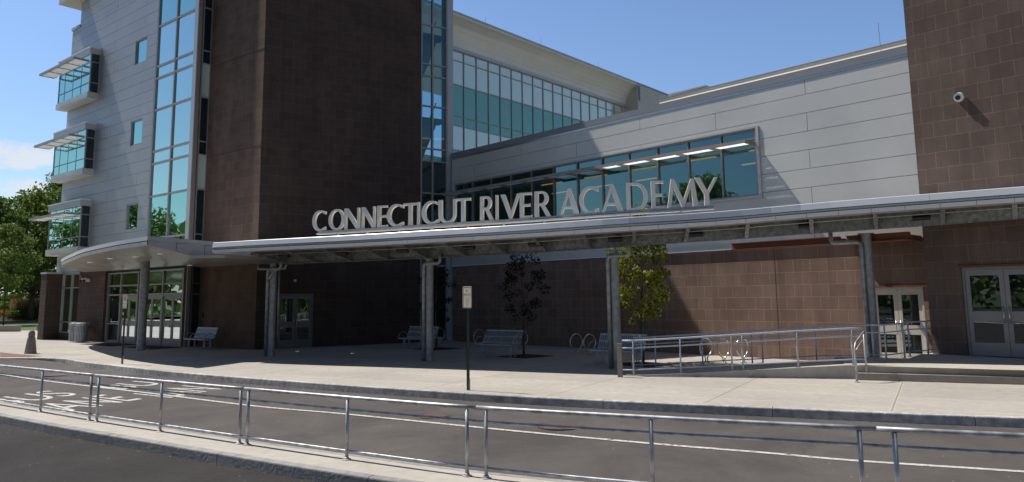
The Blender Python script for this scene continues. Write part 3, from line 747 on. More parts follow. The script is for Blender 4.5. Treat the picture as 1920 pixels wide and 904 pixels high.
# ------------------------------------------------------------------ entrance wing (left)
ew = thing('entrance_wing', 'grey panelled entrance wing with bay windows and glazed doors', 'building', FB.p(7, 0, 0))
BAYS = [(13.11, 15.23), (8.97, 11.09), (4.84, 6.98)]
WINS = [(13.80, 15.08), (9.63, 10.91), (5.44, 6.73)]
holes = [(10.50, 14.5, b0+.05, b1-.05) for b0, b1 in BAYS]+[(5.10, 6.32, a, b) for a, b in WINS]
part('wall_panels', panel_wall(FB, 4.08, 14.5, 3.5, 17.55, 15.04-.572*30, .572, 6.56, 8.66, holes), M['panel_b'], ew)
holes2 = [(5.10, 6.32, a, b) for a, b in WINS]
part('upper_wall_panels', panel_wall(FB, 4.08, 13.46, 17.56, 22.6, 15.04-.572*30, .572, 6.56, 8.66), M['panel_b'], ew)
bk = hole_wall(FB, 4.0, 14.49, 3.45, 17.5, holes, -.2, -.032); bk.box(FB, 4.0, 13.45, -.2, -.032, 17.5, 22.6); part('backing', bk, M['joint'], ew)
# side and rear walls of the wing so that it is a closed volume
sw = MB(); sw.box(FB, 14.3, 14.5, -14, -.2, 0, 17.55); sw.box(FB, 13.26, 13.46, -14, -.2, 17.55, 22.6); sw.box(FB, 4.0, 14.5, -14.2, -14, 0, 22.0); sw.box(FB, 4.0, 13.46, -14, -.2, 22.55, 22.7)
sw.box(FB, 13.46, 14.5, -14, -.2, 17.5, 17.6)
part('side_wall', sw, M['panel_b'], ew)
part('parapet_coping', MB().box(FB, 13.46, 14.58, -.5, .05, 17.56, 17.72), M['trim'], ew)
part('roof_eave', MB().box(FB, 12.9, 14.75, -1.5, .75, 19.0, 19.45), M['panel'], ew)
for a, b in WINS: window(ew, FB, 5.10, 6.32, a, b, [], [], M['glass_teal'], M['frame'], d=-.09, fw=.05)
for k, (b0, b1) in enumerate(BAYS):
    # projecting bay: roof cap, floor box, front glazing and side glazing
    bay = part('bay_window', MB().box(FB, 10.42, 14.68, .0, .56, b1, b1+.31), M['trim'], ew)
    part('bay_floor', MB().box(FB, 10.42, 14.68, .0, .56, b0-.33, b0), M['panel'], bay)
    part('cap_flashing', MB().box(FB, 10.38, 14.72, .0, .60, b1+.311, b1+.36), M['canopy'], bay)
    mb = MB(); tr = [b0+.52, b1-.46]
    for s_ in (10.45, 14.60): mb.box(FB, s_-.02, s_+.03, .44, .50, b0, b1)
    for s_ in (11.58, 12.68, 13.80): mb.box(FB, s_-.010, s_+.010, .46, .485, b0, b1)
    for z_ in [b0+.02]+tr+[b1-.02]: mb.box(FB, 10.48, 14.6, .45, .50, z_-.018, z_+.018)
    mb.box(FB, 10.43, 10.48, .0, .06, b0, b1)
    for z_ in tr: mb.box(FB, 10.435, 10.475, .06, .44, z_-.025, z_+.025)
    part('bay_frame', mb, M['frame'], bay)
    zz = [b0+.03]+tr+[b1-.03]; xs = [10.48, 11.57, 12.67, 13.79, 14.6]
    for j in range(3):
        for i in range(4):
            part('pane', MB().poly([FB.p(xs[i]+.02, .47, zz[j]), FB.p(xs[i+1], .47+.002*(i % 2), zz[j]), FB.p(xs[i+1], .47+.002*(i % 2), zz[j+1]), FB.p(xs[i]+.02, .47, zz[j+1])]), M['glass_teal'], bay)
        part('side_pane', MB().poly([FB.p(10.455, .44, zz[j]), FB.p(10.455, .06, zz[j]), FB.p(10.455, .06, zz[j+1]), FB.p(10.455, .44, zz[j+1])]), M['darkglass'], bay)
        part('side_pane', MB().poly([FB.p(14.6, .44, zz[j]), FB.p(14.6, .06, zz[j]), FB.p(14.6, .06, zz[j+1]), FB.p(14.6, .44, zz[j+1])]), M['darkglass'], bay)
    part('room_back', MB().box(FB, 10.5, 14.5, -2.5, -2.4, b0, b1), M['room_dark'], bay)
    zs_ = b1-.47
    sh = MB(); xs = [10.45, 11.63, 12.82, 14.0, 15.2]
    for s_ in xs: sh.box(FB, s_-.025, s_+.025, .56, 1.27, zs_-.03, zs_+.07)
    sh.box(FB, 10.42, 15.23, 1.27, 1.33, zs_-.04, zs_+.08)
    sh.box(FB, 14.7, 15.2, .56, .61, zs_-.03, zs_+.07)
    sb = part('sunshade', sh, M['frame'], ew)
    for a, b in zip(xs, xs[1:]):
        lv = MB()
        for q in range(8):
            dd = .60+q*.083
            lv.poly([FB.p(a+.03, dd, zs_-.02), FB.p(b-.03, dd, zs_-.02), FB.p(b-.03, dd+.055, zs_+.03), FB.p(a+.03, dd+.055, zs_+.03)])
        part('louvre', lv, M['canopy'], sb)
# curtain wall
trs = [4.30, 4.88, 6.88, 8.45, 9.05, 11.08, 12.65, 13.26, 15.29, 16.9, 17.5, 19.5, 21.1, 21.7]
def cw_pane(i, j):
    return M['glass_teal'] if j in (0, 1, 2, 9, 10) else M['glass_blue']
window(ew, FB, .30, 4.06, 3.55, 22.6, [2.17], trs, M['glass_blue'], M['frame'], d=-.07, fw=.09, panes=cw_pane, name='curtain_wall')
cwx = MB(); cwx.box(FB, .0, .30, -.1, .08, 3.5, 22.6); part('corner_pilaster', cwx, M['trim'], ew)
part('corner_return', MB().box(FB, -.06, -.001, -.1, .07, 0, 22.6), M['pilaster'], ew)
rt_ = MB(); rt_.box(FB, -.04, -.001, -.15, -.1, 0, 22.6)
FR = Fr(ex(FB.p(-.02, -.15, 0)), (-FB.n.x, -FB.n.y), (-FB.u.x, -FB.u.y))
window(ew, FR, 0.0, .46, 3.5, 22.6, [], trs, M['darkglass'], M['frame'], d=-.02, fw=.05, panes=lambda i, j: (M['spandrel'] if j in (3, 6, 12) else M['darkglass']), name='return_window')
window(ew, FR, 0.0, .46, 0, 3.45, [], [2.27, 2.72], M['darkglass'], M['frame_dark'], d=-.02, fw=.05, name='return_window')
# storefront
sfz = 3.40
def sf_pane(i, j): return M['spandrel'] if j == 2 else M['darkglass']
mb = MB()
for s_ in (.05, .38, 2.22, 4.22, 4.62, 6.42, 7.84):
    mb.box(FB, s_-.05, s_+.05, -.12, .02, 0 if s_ not in (4.22,) else 0, sfz)
for z_ in (2.30, 2.74, 3.36):
    for a, b in ((.43, 2.17), (2.27, 4.17), (4.27, 4.57), (4.67, 6.37), (6.47, 7.79)): mb.box(FB, a, b, -.11, .005, z_-.035, z_+.035)
for a, b in ((4.27, 4.57), (6.47, 7.79)): mb.box(FB, a, b, -.11, .005, .0, .12); 
mb.box(FB, 6.47, 7.79, -.11, .005, .88, .94)
sf = part('storefront', mb, M['frame_mid'], ew)
for (a, b) in ((.43, 2.17), (2.27, 4.17), (4.67, 6.37)):
    for z0, z1, m in ((2.335, 2.705, M['darkglass']), (2.775, 3.325, M['spandrel_low'])):
        part('pane', MB().poly([FB.p(a, -.05, z0), FB.p(b, -.05, z0), FB.p(b, -.05, z1), FB.p(a, -.05, z1)]), m, sf)
for a, b in ((4.27, 4.57), (6.47, 7.79)):
    for z0, z1, m in ((.12, .88, M['darkglass']), (.94, 2.265, M['darkglass']), (2.335, 2.705, M['darkglass']), (2.775, 3.325, M['spandrel_low'])):
        part('pane', MB().poly([FB.p(a, -.05, z0), FB.p(b, -.05, z0), FB.p(b, -.05, z1), FB.p(a, -.05, z1)]), m, sf)
for a, b in ((.43, 2.17), (2.27, 4.17), (4.67, 6.37)): door_pair(ew, FB, a, b, 0, 2.265, d=-.05, stile=.085, fm=M['frame_mid'])
vs = fit_text('9', 2.95, 3.17, 2.39, 2.66, lambda a, z: tuple(FB.p(3.17+2.95-a, -.04, z)))
part('door_number', vs, M['frame'], ew)
# low brown walls, window at left, fin wall
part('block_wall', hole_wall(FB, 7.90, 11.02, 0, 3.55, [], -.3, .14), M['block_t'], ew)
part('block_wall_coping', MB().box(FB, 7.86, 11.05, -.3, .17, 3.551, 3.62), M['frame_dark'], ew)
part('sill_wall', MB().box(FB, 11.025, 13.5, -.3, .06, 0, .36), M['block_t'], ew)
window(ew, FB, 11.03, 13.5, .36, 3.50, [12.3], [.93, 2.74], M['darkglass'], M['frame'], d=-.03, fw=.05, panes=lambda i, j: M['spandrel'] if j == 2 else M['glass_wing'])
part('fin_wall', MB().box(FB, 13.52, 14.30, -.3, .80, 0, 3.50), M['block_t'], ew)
part('fin_coping', MB().box(FB, 13.48, 14.34, -.3, .84, 3.501, 3.60), M['trim'], ew)
part('lower_infill', MB().box(FB, 7.84, 14.3, -.34, -.30, 0, 3.5), M['room_dark'], ew)
al = MB().box(FB, 10.55, 10.82, .141, .22, 3.02, 3.34); part('fire_alarm', al, M['red'], ew)
for s_ in (9.75, 10.15):
    c = FB.p(s_, .32, 3.08)
    dm = part('security_camera', MB().tube([FB.p(s_, .14, 3.10), FB.p(s_, .34, 3.10)], .10, 16), M['white'], ew, False)
    part('lens_dome', MB().lathe((c.x+FB.n.x*.09, c.y+FB.n.y*.09, 2.97), [(.01, 0), (.05, .015), (.075, .06), (.075, .11), (.03, .14)], 14), M['black'], dm, True)
hc = MB().tube([FB.p(10.9, .14, .62), FB.p(10.9, .42, .62)], .05, 10).tube([FB.p(10.72, .34, .52), FB.p(10.72, .50, .50)], .045, 10).tube([FB.p(11.05, .34, .52), FB.p(11.05, .50, .50)], .045, 10).box(FB, 10.6, 11.0, .145, .24, .45, .75)
part('hydrant_connection', hc, M['white'], ew)
p = FB.p(1.3, 1.0, 0)
for s0, s1, lab in ((-.2, 2.6, 'long black rubber mat before the right-hand entrance doors'), (3.6, 7.0, 'long black rubber mat before the left-hand entrance doors')):
    pts = [ex(FB.p(s0, .25, 0)), ex(FB.p(s1, .25, 0)), ex(FB.p(s1, 1.5, 0)), ex(FB.p(s0, 1.5, 0))]
    q = FB.p((s0+s1)/2, .9, 0)
    mt = MB().prism(pts, .0, .016)
    single('door_mat', mt, M['mat'], lab, 'door mat', (q.x, q.y, 0), 'mats at the main entrance')

# ------------------------------------------------------------------ classroom block (direction A)
cb = thing('classroom_block', 'low classroom block with pale grey panels over brown block and a long ribbon window', 'building', FA.p(10, 0, 0))
WS0, WS1, WZ0, WZ1 = .26, 15.73, 5.06, 7.22
hole = [(WS0, WS1, WZ0, WZ1)]
part('wall_panels', panel_wall(FA, .03, 26, 3.42, 8.42, 7.97-.5695*20, .5695, 6.3, 17.44-6.3*4, hole, d=(-.03, .02)), M['panel'], cb)
part('backing', hole_wall(FA, .0, 26, 3.40, 8.45, hole, -.25, -.032), M['joint'], cb)
door1 = (FA.sz(1636, 600, -.05)[0], FA.sz(1735, 600, -.05)[0], .0, 2.10)
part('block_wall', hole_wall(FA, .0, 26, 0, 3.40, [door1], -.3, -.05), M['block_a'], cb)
door_pair(cb, FA, door1[0], door1[1], .0, 2.10, d=-.13, fm=M['door_cream'])
part('door_lintel', MB().box(FA, 18.80, 20.5, -.049, .03, 2.101, 2.15), M['rust'], cb)
part('drip_edge', MB().box(FA, .03, 20.4, -.05, .035, 3.395, 3.425), M['canopy'], cb)
cpn = MB().box(FA, -.02, 26, -.45, .055, 8.50, 8.74); part('parapet_coping', cpn, M['parapet'], cb)
part('gutter_line', MB().box(FA, -.02, 26, -.1, .035, 8.425, 8.499), M['steel'], cb)
part('control_joint', MB().box(FA, 16.07, 16.085, -.052, -.046, 0, 3.38), M['joint'], cb)
cols = [WS1-1.29*k for k in range(11, 0, -1)]
window(cb, FA, WS0, WS1, WZ0, WZ1, cols, [6.90], M['glass_room'], M['frame_mid'], d=-.04, fw=.05, name='ribbon_window', panes=lambda i, j: M['glass_room'])
part('window_trim', MB().box(FA, WS0-.02, WS1+.12, .022, .07, WZ0-.09, WZ0-.005).box(FA, WS1+.01, WS1+.11, .022, .07, WZ0, WZ1+.06).box(FA, WS0-.02, WS1, .022, .07, WZ1+.004, WZ1+.06), M['trim'], cb)
# the classroom behind the ribbon window
rm = MB().box(FA, .1, 16.2, -7.2, -7.1, 4.4, 7.9); part('room_wall', rm, M['room'], cb)
part('room_ceiling', MB().box(FA, .1, 16.2, -7.1, -.26, 7.35, 7.5), M['room'], cb)
part('room_floor', MB().box(FA, .1, 16.2, -7.1, -.26, 4.3, 4.45), M['room_dark'], cb)
part('room_end', MB().box(FA, 16.1, 16.2, -7.1, -.26, 4.45, 7.35).box(FA, .0, .1, -7.1, -.26, 4.45, 7.35), M['room'], cb)
for row in (-2.2, -4.6):
    for k in range(6):
        a = 1.2+k*2.6+(.9 if row < -4 else 0)
        if (k, row) in ((0, -2.2), (5, -4.6), (3, -4.6)): continue
        part('ceiling_lamp', MB().box(FA, a, a+1.25, row-.045, row+.045, 6.96, 7.0), M['lamp'], cb)
part('roof', MB().box(FA, 0, 26, -14, -.3, 8.3, 8.42), M['trim'], cb)
part('side_wall', MB().box(FA, 25.8, 26, -14, -.3, 0, 8.4).box(FA, 0, 26, -14.2, -14, 0, 8.4), M['panel'], cb)
# sunshade over the ribbon window
sh = MB(); xs = [15.70-1.29*k for k in range(13)]; zs_ = 6.70
for s_ in xs: sh.box(FA, s_-.02, s_+.02, .06, .66, zs_-.05, zs_+.06)
sh.box(FA, .15, 15.74, .661, .71, zs_-.04, zs_+.06)
sb = part('sunshade', sh, M['pilaster'], cb)
for a, b in zip(xs[::-1], xs[::-1][1:]):
    lv = MB()
    for q in range(9):
        dd = .07+q*.065
        lv.poly([FA.p(a+.02, dd, zs_+.02), FA.p(b-.02, dd, zs_+.02), FA.p(b-.02, dd+.061, zs_+.04), FA.p(a+.02, dd+.061, zs_+.04)])
    part('louvre', lv, M['diffuser'], sb)
# roof screen, set back
s0, z0 = FA.sz(1240, 187, -3.2); s1, z1 = FA.sz(1694, 73, -3.2)
scn = thing('roof_screen', 'pale ribbed metal screen wall standing on the classroom roof', 'screen wall', FA.p(18, -3.2, 8.42))
part('siding', MB().box(FA, s0, 30, -3.3, -3.2, 8.42, (z0+z1)/2), M['ribbed'], scn)
part('side_siding', MB().box(FA, s0-.1, s0, -8, -3.2, 8.42, (z0+z1)/2-.01), M['ribbed'], scn)
part('top_flashing', MB().box(FA, s0-.12, 30, -3.34, -3.19, (z0+z1)/2, (z0+z1)/2+.015), M['trim'], scn)
a0, b0 = FA.sz(1258, 178, -5.5); a1, b1 = FA.sz(1322, 161, -5.5)
ru = thing('rooftop_unit', 'low grey rooftop air unit showing behind the left end of the roof screen', 'air handler', FA.p((a0+a1)/2, -6, 8.42))
part('casing', MB().box(FA, a0, a1, -7.5, -5.5, 8.42, b1-.07), M['frame'], ru); part('cover', MB().box(FA, a0-.08, a1+.08, -7.6, -5.4, b1-.069, b1), M['trim'], ru)
a, b = FA.sz(1651, 84, -2.9)
ant = MB().tube([FA.p(a, -2.9, 8.42), FA.p(a, -2.9, 9.55)], .012, 6).tube([FA.p(a, -2.9, 9.55), FA.p(a-.02, -2.9, FA.sz(1649, 42, -2.9)[1])], .008, 5)
single('antenna', ant, M['steel'], 'thin whip antenna on the roof edge beside the right brown tower', 'antenna', FA.p(a, -2.9, 8.42))

# ------------------------------------------------------------------ right brown block tower
TD = .80
ts0 = FA.sz(1710, 200, TD)[0]
rtw = thing('block_tower', 'sunlit brown block tower at the right edge with a round camera on it', 'tower', FA.p(ts0+3, 0, 0))
d2s0, d2z0 = FA.sz(1800, 560, TD); d2s1, _ = FA.sz(1812+145, 600, TD)
d2 = (FA.sz(1801, 505, TD)[0], FA.sz(1801, 505, TD)[0]+1.78, .40, 2.55)
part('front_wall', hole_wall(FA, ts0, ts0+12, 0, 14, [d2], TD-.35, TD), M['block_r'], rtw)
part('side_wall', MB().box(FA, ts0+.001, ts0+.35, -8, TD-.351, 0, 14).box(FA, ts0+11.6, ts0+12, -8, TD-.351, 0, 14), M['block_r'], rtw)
part('roof', MB().box(FA, ts0, ts0+12, -8, TD+.03, 14, 14.15), M['trim'], rtw)
door_pair(rtw, FA, *d2, d=TD-.12, fm=M['frame_mid'])
part('door_lintel', MB().box(FA, d2[0]-.06, d2[1]+.06, TD+.001, TD+.04, d2[3]+.002, d2[3]+.05), M['rust'], rtw)
cs, cz = FA.sz(1794, 180, TD+.25)
sc = thing('security_camera', 'round white security camera high on the right brown tower', 'camera', FA.p(cs, TD, cz))
part('mount', MB().tube([FA.p(cs, TD, cz), FA.p(cs, TD+.05, cz)], .055, 14), M['white'], sc, True, 40)
part('housing', MB().tube([FA.p(cs, TD+.03, cz+.01), FA.p(cs, TD+.05, cz+.01), FA.p(cs, TD+.11, cz-.01), FA.p(cs, TD+.14, cz-.02)], .115, 20), M['white'], sc, True, 50)
part('lens', MB().tube([FA.p(cs-.01, TD+.13, cz-.02), FA.p(cs-.01, TD+.165, cz-.03)], .06, 16), M['black'], sc, True, 40)
# rust-red steel over the side door
rs = thing('steel_awning', 'rust-red steel awning beams between the long canopy and the classroom wall', 'awning', FA.p(18.5, .3, 3.2))
for k, (a, b, z_) in enumerate(((15.4, 18.7, 3.30), (18.9, 20.5, 3.30))):
    mb = MB().box(FA, a, b, 1.10, 1.22, z_, z_+.20).box(FA, a, b, 1.22, 1.30, z_, z_+.02).box(FA, a, b, 1.22, 1.30, z_+.18, z_+.20); part('beam', mb, M['rust'], rs)
for s_ in (18.6, 20.3): part('bracket', MB().box(FA, s_, s_+.08, -.04, 1.095, 3.32, 3.46), M['rust'], rs)
part('deck', MB().box(FA, 18.4, 20.6, -.04, .24, 3.345, 3.39), M['rust'], rs)

# ------------------------------------------------------------------ academic wing behind
aw = thing('academic_wing', 'rear academic wing with bands of teal glazing under a curved ribbed eave', 'building', FW.p(10, 0, 0))
rows = [7.1, 9.05, 9.7, 11.67, 13.33, 13.98, 16.13, 17.79, 18.45]
cols = [-.16+1.24*k for k in range(18)]
def wmat(i, j):
    return {0: M['glass_wing'], 1: M['spandrel'], 2: M['glass_wing'], 3: M['glass_wing'], 4: M['spandrel'], 5: M['glass_wing'], 6: M['glass_wing'], 7: M['spandrel'], 8: M['spandrel']}[j]
mb = MB()
for c in cols+[cols[-1]+1.24]: mb.box(FW, c-.035, c+.035, -.06, .06, 5, 18.5)
for r_ in rows:
    for c in cols: mb.box(FW, c+.035, c+1.205, -.055, .045, r_-.035, r_+.035)
cwf = part('mullion_frame', mb, M['frame'], aw)
for i, c in enumerate(cols):
    for j, (a, b) in enumerate(zip([5]+rows, rows)):
        if b < 11 : continue
        e = random.uniform(-.004, .004)
        part('window', MB().poly([FW.p(c+.035, e, a+.035), FW.p(c+1.205, -e, a+.035), FW.p(c+1.205, -e, b-.035), FW.p(c+.035, e, b-.035)]), wmat(i, j), aw)
part('lower_wall', MB().box(FW, -8, 22.4, -.3, -.01, 0, 11.0), M['glass_wing'], aw)
part('head_trim', MB().box(FW, -8, 22.4, -.06, .14, 18.49, 18.72), M['trim'], aw)
cv = MB(); prof = [(.14, 18.72)]+[(.14+1.25*(1-math.cos(R(6+k*9))), 18.72+1.55*math.sin(R(k*9))) for k in range(1, 10)]+[(1.36, 20.40)]
for k in range(len(prof)-1):
    (da, za), (db, zb) = prof[k], prof[k+1]
    cv.poly([FW.p(-8, da, za), FW.p(21.4, da, za), FW.p(21.4, db, zb), FW.p(-8, db, zb)], [(0, za*1), (28.6, za), (28.6, zb), (0, zb)])
part('curved_eave', cv, M['ribbed_grey'], aw, True)
part('eave_edge', MB().box(FW, -8, 21.39, 1.30, 1.42, 20.38, 20.50), M['trim'], aw)
part('roof', MB().box(FW, -8, 27.2, -14, 1.24, 20.38, 20.46), M['trim'], aw)
part('louvre', MB().box(FW, 21.5, 21.8, 1.381, 1.40, 18.9, 20.2), M['frame_dark'], aw)
part('end_wall', MB().box(FW, 21.4, 27.2, -.3, 1.38, 14, 20.37), M['ribbed'], aw)
part('end_coping', MB().box(FW, 21.3, 27.3, -.5, 1.34, 20.47, 20.55), M['trim'], aw)
part('rooftop_fan', MB().box(FW, 22.2, 25.4, -3.5, -1.5, 20.46, 21.0), M['frame'], aw)
for k in (1.9, 8.0, 15.5): part('lightning_rod', MB().tube([FW.p(k, 1.3, 20.5), FW.p(k, 1.3, 21.0)], .009, 5), M['frame_dark'], aw)

# ------------------------------------------------------------------ long canopy
cz_pts = [(-13.5, 27.3, 3.9), (-11.8, 26.3, 3.9), (-10.12, 25.46, 3.9), (-8.32, 24.55, 3.9), (-4.9, 23.04, 3.9), (-2.4, 21.85, 3.91), (0.0, 20.72, 3.92), (2.75, 19.80, 3.99), (5.35, 19.52, 4.10), (7.17, 19.12, 4.205), (8.58, 18.5, 4.255), (11.37, 17.1, 4.31), (14.7, 15.4, 4.37), (18.6, 13.1, 4.43)]
front = smooth_curve(cz_pts, 8)
Lf = arc_len(front)
s_start = s_at_px(front, Lf, 398); s_end = Lf[-1]
girder_line = [Vector((x, y, 0)) for x, y in ((-13, 29.2), (-8.55, 27.13), (-2.66, 24.27), (2.81, 21.05), (4.6, 20.75), (6.9, 20.3), (9.3, 19.95), (10.3, 19.15), (12.0, 17.5), (14.0, 15.3), (20, 11))]
gl_s = [Lf[-1]*k/160 for k in range(161)]
gl_d = [dist(girder_line, along(front, Lf, q)[0]) for q in gl_s]
gl_d = list(np.convolve(np.pad(gl_d, 12, mode='edge'), np.ones(25)/25, mode='valid'))
def fpt(s, back=0., dz=0.):
    p, t = along(front, Lf, s)
    if back > .62: back = .62+(back-.62)*(float(np.interp(s, gl_s, gl_d))-.62)/(2.55-.62)
    return p+Vector((-t.y, t.x, 0))*back+Vector((0, 0, dz))
lc = thing('long_canopy', 'long curved white metal canopy on round steel columns along the pavement', 'canopy', fpt(s_start+10, 2.5, -3.9))
def strip(mb, sA, sB, prof, step=.6, closed=True, ends=True):
    k = max(1, int((sB-sA)/step)); rings = [[fpt(sA+(sB-sA)*i/k, b, dz) for b, dz in prof] for i in range(k+1)]; m = len(prof)
    for r0, r1 in zip(rings, rings[1:]):
        for i in range(m if closed else m-1):
            j = (i+1) % m; mb.poly([r0[i], r1[i], r1[j], r0[j]])
    if ends and closed: mb.poly(rings[0][::-1]); mb.poly(rings[-1])
    return mb
# fascia bands
mb = MB(); s = s_start
while s < s_end-.1:
    e = min(s+3.6, s_end); strip(mb, s+.003, e-.003, [(.0, -.165), (.034, -.012), (.045, 0.), (.12, .01), (.12, -.165)]); s = e
part('upper_fascia', mb, M['canopy'], lc)
part('shadow_gap', strip(MB(), s_start+.01, s_end, [(.05, -.19), (.05, -.15), (.12, -.15), (.12, -.19)]), M['joint'], lc)
part('middle_trim', strip(MB(), s_start, s_end, [(.012, -.235), (-.02, -.225), (-.02, -.187), (.012, -.18), (.10, -.18), (.10, -.235)]), M['steel'], lc)
mb = MB(); s = s_start+.35
mb2 = MB()
while s < s_end-.1:
    e = min(s+.74, s_end)
    strip(mb, s+.005, e-.005, [(.03, -.35), (.018, -.25), (.09, -.25), (.09, -.35)], .8); s = e
strip(mb, s_start, s_start+.345, [(.03, -.35), (.018, -.25), (.09, -.25), (.09, -.35)], .8)
part('lower_fascia', mb, M['canopy'], lc)
part('fascia_backing', strip(MB(), s_start, s_end, [(.095, -.345), (.095, -.02), (.14, -.02), (.14, -.345)]), M['joint'], lc)
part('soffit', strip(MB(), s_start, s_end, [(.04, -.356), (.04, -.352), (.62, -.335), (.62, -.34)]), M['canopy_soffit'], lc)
# roof deck and galvanised steel
BACK = 2.55
part('roof_deck', strip(MB(), s_start, s_end, [(.10, -.02), (.10, .0), (BACK+1.95, .05), (BACK+1.95, .03)], .8), M['canopy'], lc)
def deck_mb():
    mb = MB(); k = 0; b = .62
    prof = []
    while b < BACK+1.85:
        prof += [(b, -.20), (b+.10, -.20), (b+.13, -.26), (b+.22, -.26)]; b += .25
    n_ = int((s_end-s_start)/.8); 
    rings = [[fpt(s_start+(s_end-s_start)*i/n_, bb, dz) for bb, dz in prof] for i in range(n_+1)]
    for r0, r1 in zip(rings, rings[1:]):
        for i in range(len(prof)-1): mb.poly([r0[i], r0[i+1], r1[i+1], r1[i]])
    return mb
part('deck_underside', deck_mb(), M['galv'], lc)
part('rear_fascia', strip(MB(), s_start, s_end, [(BACK+1.9, -.27), (BACK+1.9, .04), (BACK+1.96, .04), (BACK+1.96, -.27)], .8), M['trim'], lc)
part('rear_shade_deck', strip(MB(), s_start, s_at_px(front, Lf, 1010), [(BACK+1.9, -.02), (BACK+1.9, .02), (BACK+4.0, .06), (BACK+4.0, .02)], .8), M['trim'], lc)  # added behind the girder, out of sight, to shade the plaza
part('side_shade_deck', strip(MB(), s_at_px(front, Lf, 1578), s_at_px(front, Lf, 2400), [(BACK+1.9, -.02), (BACK+1.9, .02), (BACK+4.4, .06), (BACK+4.4, .02)], .8), M['trim'], lc)  # extra strip added back to the wall to keep sun off it
gd = MB(); strip(gd, s_start+.9, s_end, [(BACK-.008, -.66), (BACK-.008, -.27), (BACK+.008, -.27), (BACK+.008, -.66)], .8)
strip(gd, s_start+.9, s_end, [(BACK-.10, -.685), (BACK-.10, -.665), (BACK+.10, -.665), (BACK+.10, -.685)], .8)
part('girder', gd, M['galv'], lc)
s = s_start+1.3; bi = 0; beam_s = []
while s < s_end:
    bm = MB(); p, t = along(front, Lf, s); nn = Vector((-t.y, t.x, 0))
    kk = (float(np.interp(s, gl_s, gl_d))-.62)/(2.55-.62)
    def q(b, dz, o):
        if b > .62: b = .62+(b-.62)*kk
        return p+nn*b+Vector((0, 0, dz))+t*o
    for o0, o1, pr in ((-.006, .006, [(.60, -.345), (BACK-.02, -.655), (BACK-.02, -.27), (.60, -.27)]),):
        A_ = [q(b, dz, o0) for b, dz in pr]; B_ = [q(b, dz, o1) for b, dz in pr]
        bm.poly(A_); bm.poly(B_[::-1])
        for i in range(4): j = (i+1) % 4; bm.poly([A_[i], B_[i], B_[j], A_[j]])
    pr = [(.55, -.355), (BACK-.12, -.672), (BACK-.12, -.658), (.55, -.341)]
    A_ = [q(b, dz, -.05) for b, dz in pr]; B_ = [q(b, dz, .05) for b, dz in pr]
    bm.poly(A_); bm.poly(B_[::-1])
    for i in range(4): j = (i+1) % 4; bm.poly([A_[i], B_[i], B_[j], A_[j]])
    A_ = [q(b, dz, -.05) for b, dz in [(BACK+.12, -.68), (BACK+.75, -.62), (BACK+.75, -.608), (BACK+.12, -.666)]]; B_ = [v+t*.10 for v in A_]
    bm.poly(A_); bm.poly(B_[::-1])
    for i in range(4): j = (i+1) % 4; bm.poly([A_[i], B_[i], B_[j], A_[j]])
    part('cantilever_beam', bm, M['galv'], lc); beam_s.append(s); s += 1.47; bi += 1
pts = [fpt(s_start+.5+(s_end-s_start-.5)*i/60, 1.05, -.42) for i in range(61)]
part('conduit', MB().tube(pts, .010, 6), M['steel'], lc, True)
for i, px in enumerate((508, 620, 733, 860, 998, 1163, 1330, 1530, 1748)):
    s = s_at_px(front, Lf, px-18); p, t = along(front, Lf, s); c = p+Vector((-t.y, t.x, 0))*1.1+Vector((0, 0, -.47))
    f2 = Fr(ex(c), (t.x, t.y)); 
    lt = MB()
    lt.tube([c-t*.20, c-t*.15, c+t*.15, c+t*.20], .07, 12)
    fx = part('lamp_housing', lt, M['black'], lc, True, 50)
    part('hanger', MB().tube([c, c+Vector((0, 0, .24))], .018, 6), M['galv'], fx)
# columns with rain pipes
COLS = [(-8.55, 27.13, 3.23), (-2.66, 24.27, 3.2), (2.81, 21.05, 3.21), (9.35, 19.98, 3.50)]
cl = ['twin-piped steel column nearest the brown tower door', 'steel canopy column with one drain pipe, left of the no parking sign', 'steel canopy column with drain pipe just left of the ramp rail', 'steel canopy column rising behind the ramp landing rail']
def pipe_elbow(c, out, z0, zt, run):
    """rain pipe: down pipe, elbow and short horizontal run to the deck"""
    P = []; 
    P.append(Vector((c.x, c.y, z0))); P.append(Vector((c.x, c.y, zt-.14)))
    for k in range(5):
        a = R(22.5*k); P.append(Vector((c.x, c.y, zt-.10))+out*(.10*(1-math.cos(a)))+Vector((0, 0, .10*math.sin(a))))
    e = P[-1]+out*run; P.append(e)
    for k in range(1, 5):
        a = R(22.5*k); P.append(e+out*(.10*math.sin(a))+Vector((0, 0, .10*(1-math.cos(a)))))
    P.append(P[-1]+Vector((0, 0, .22))); return P
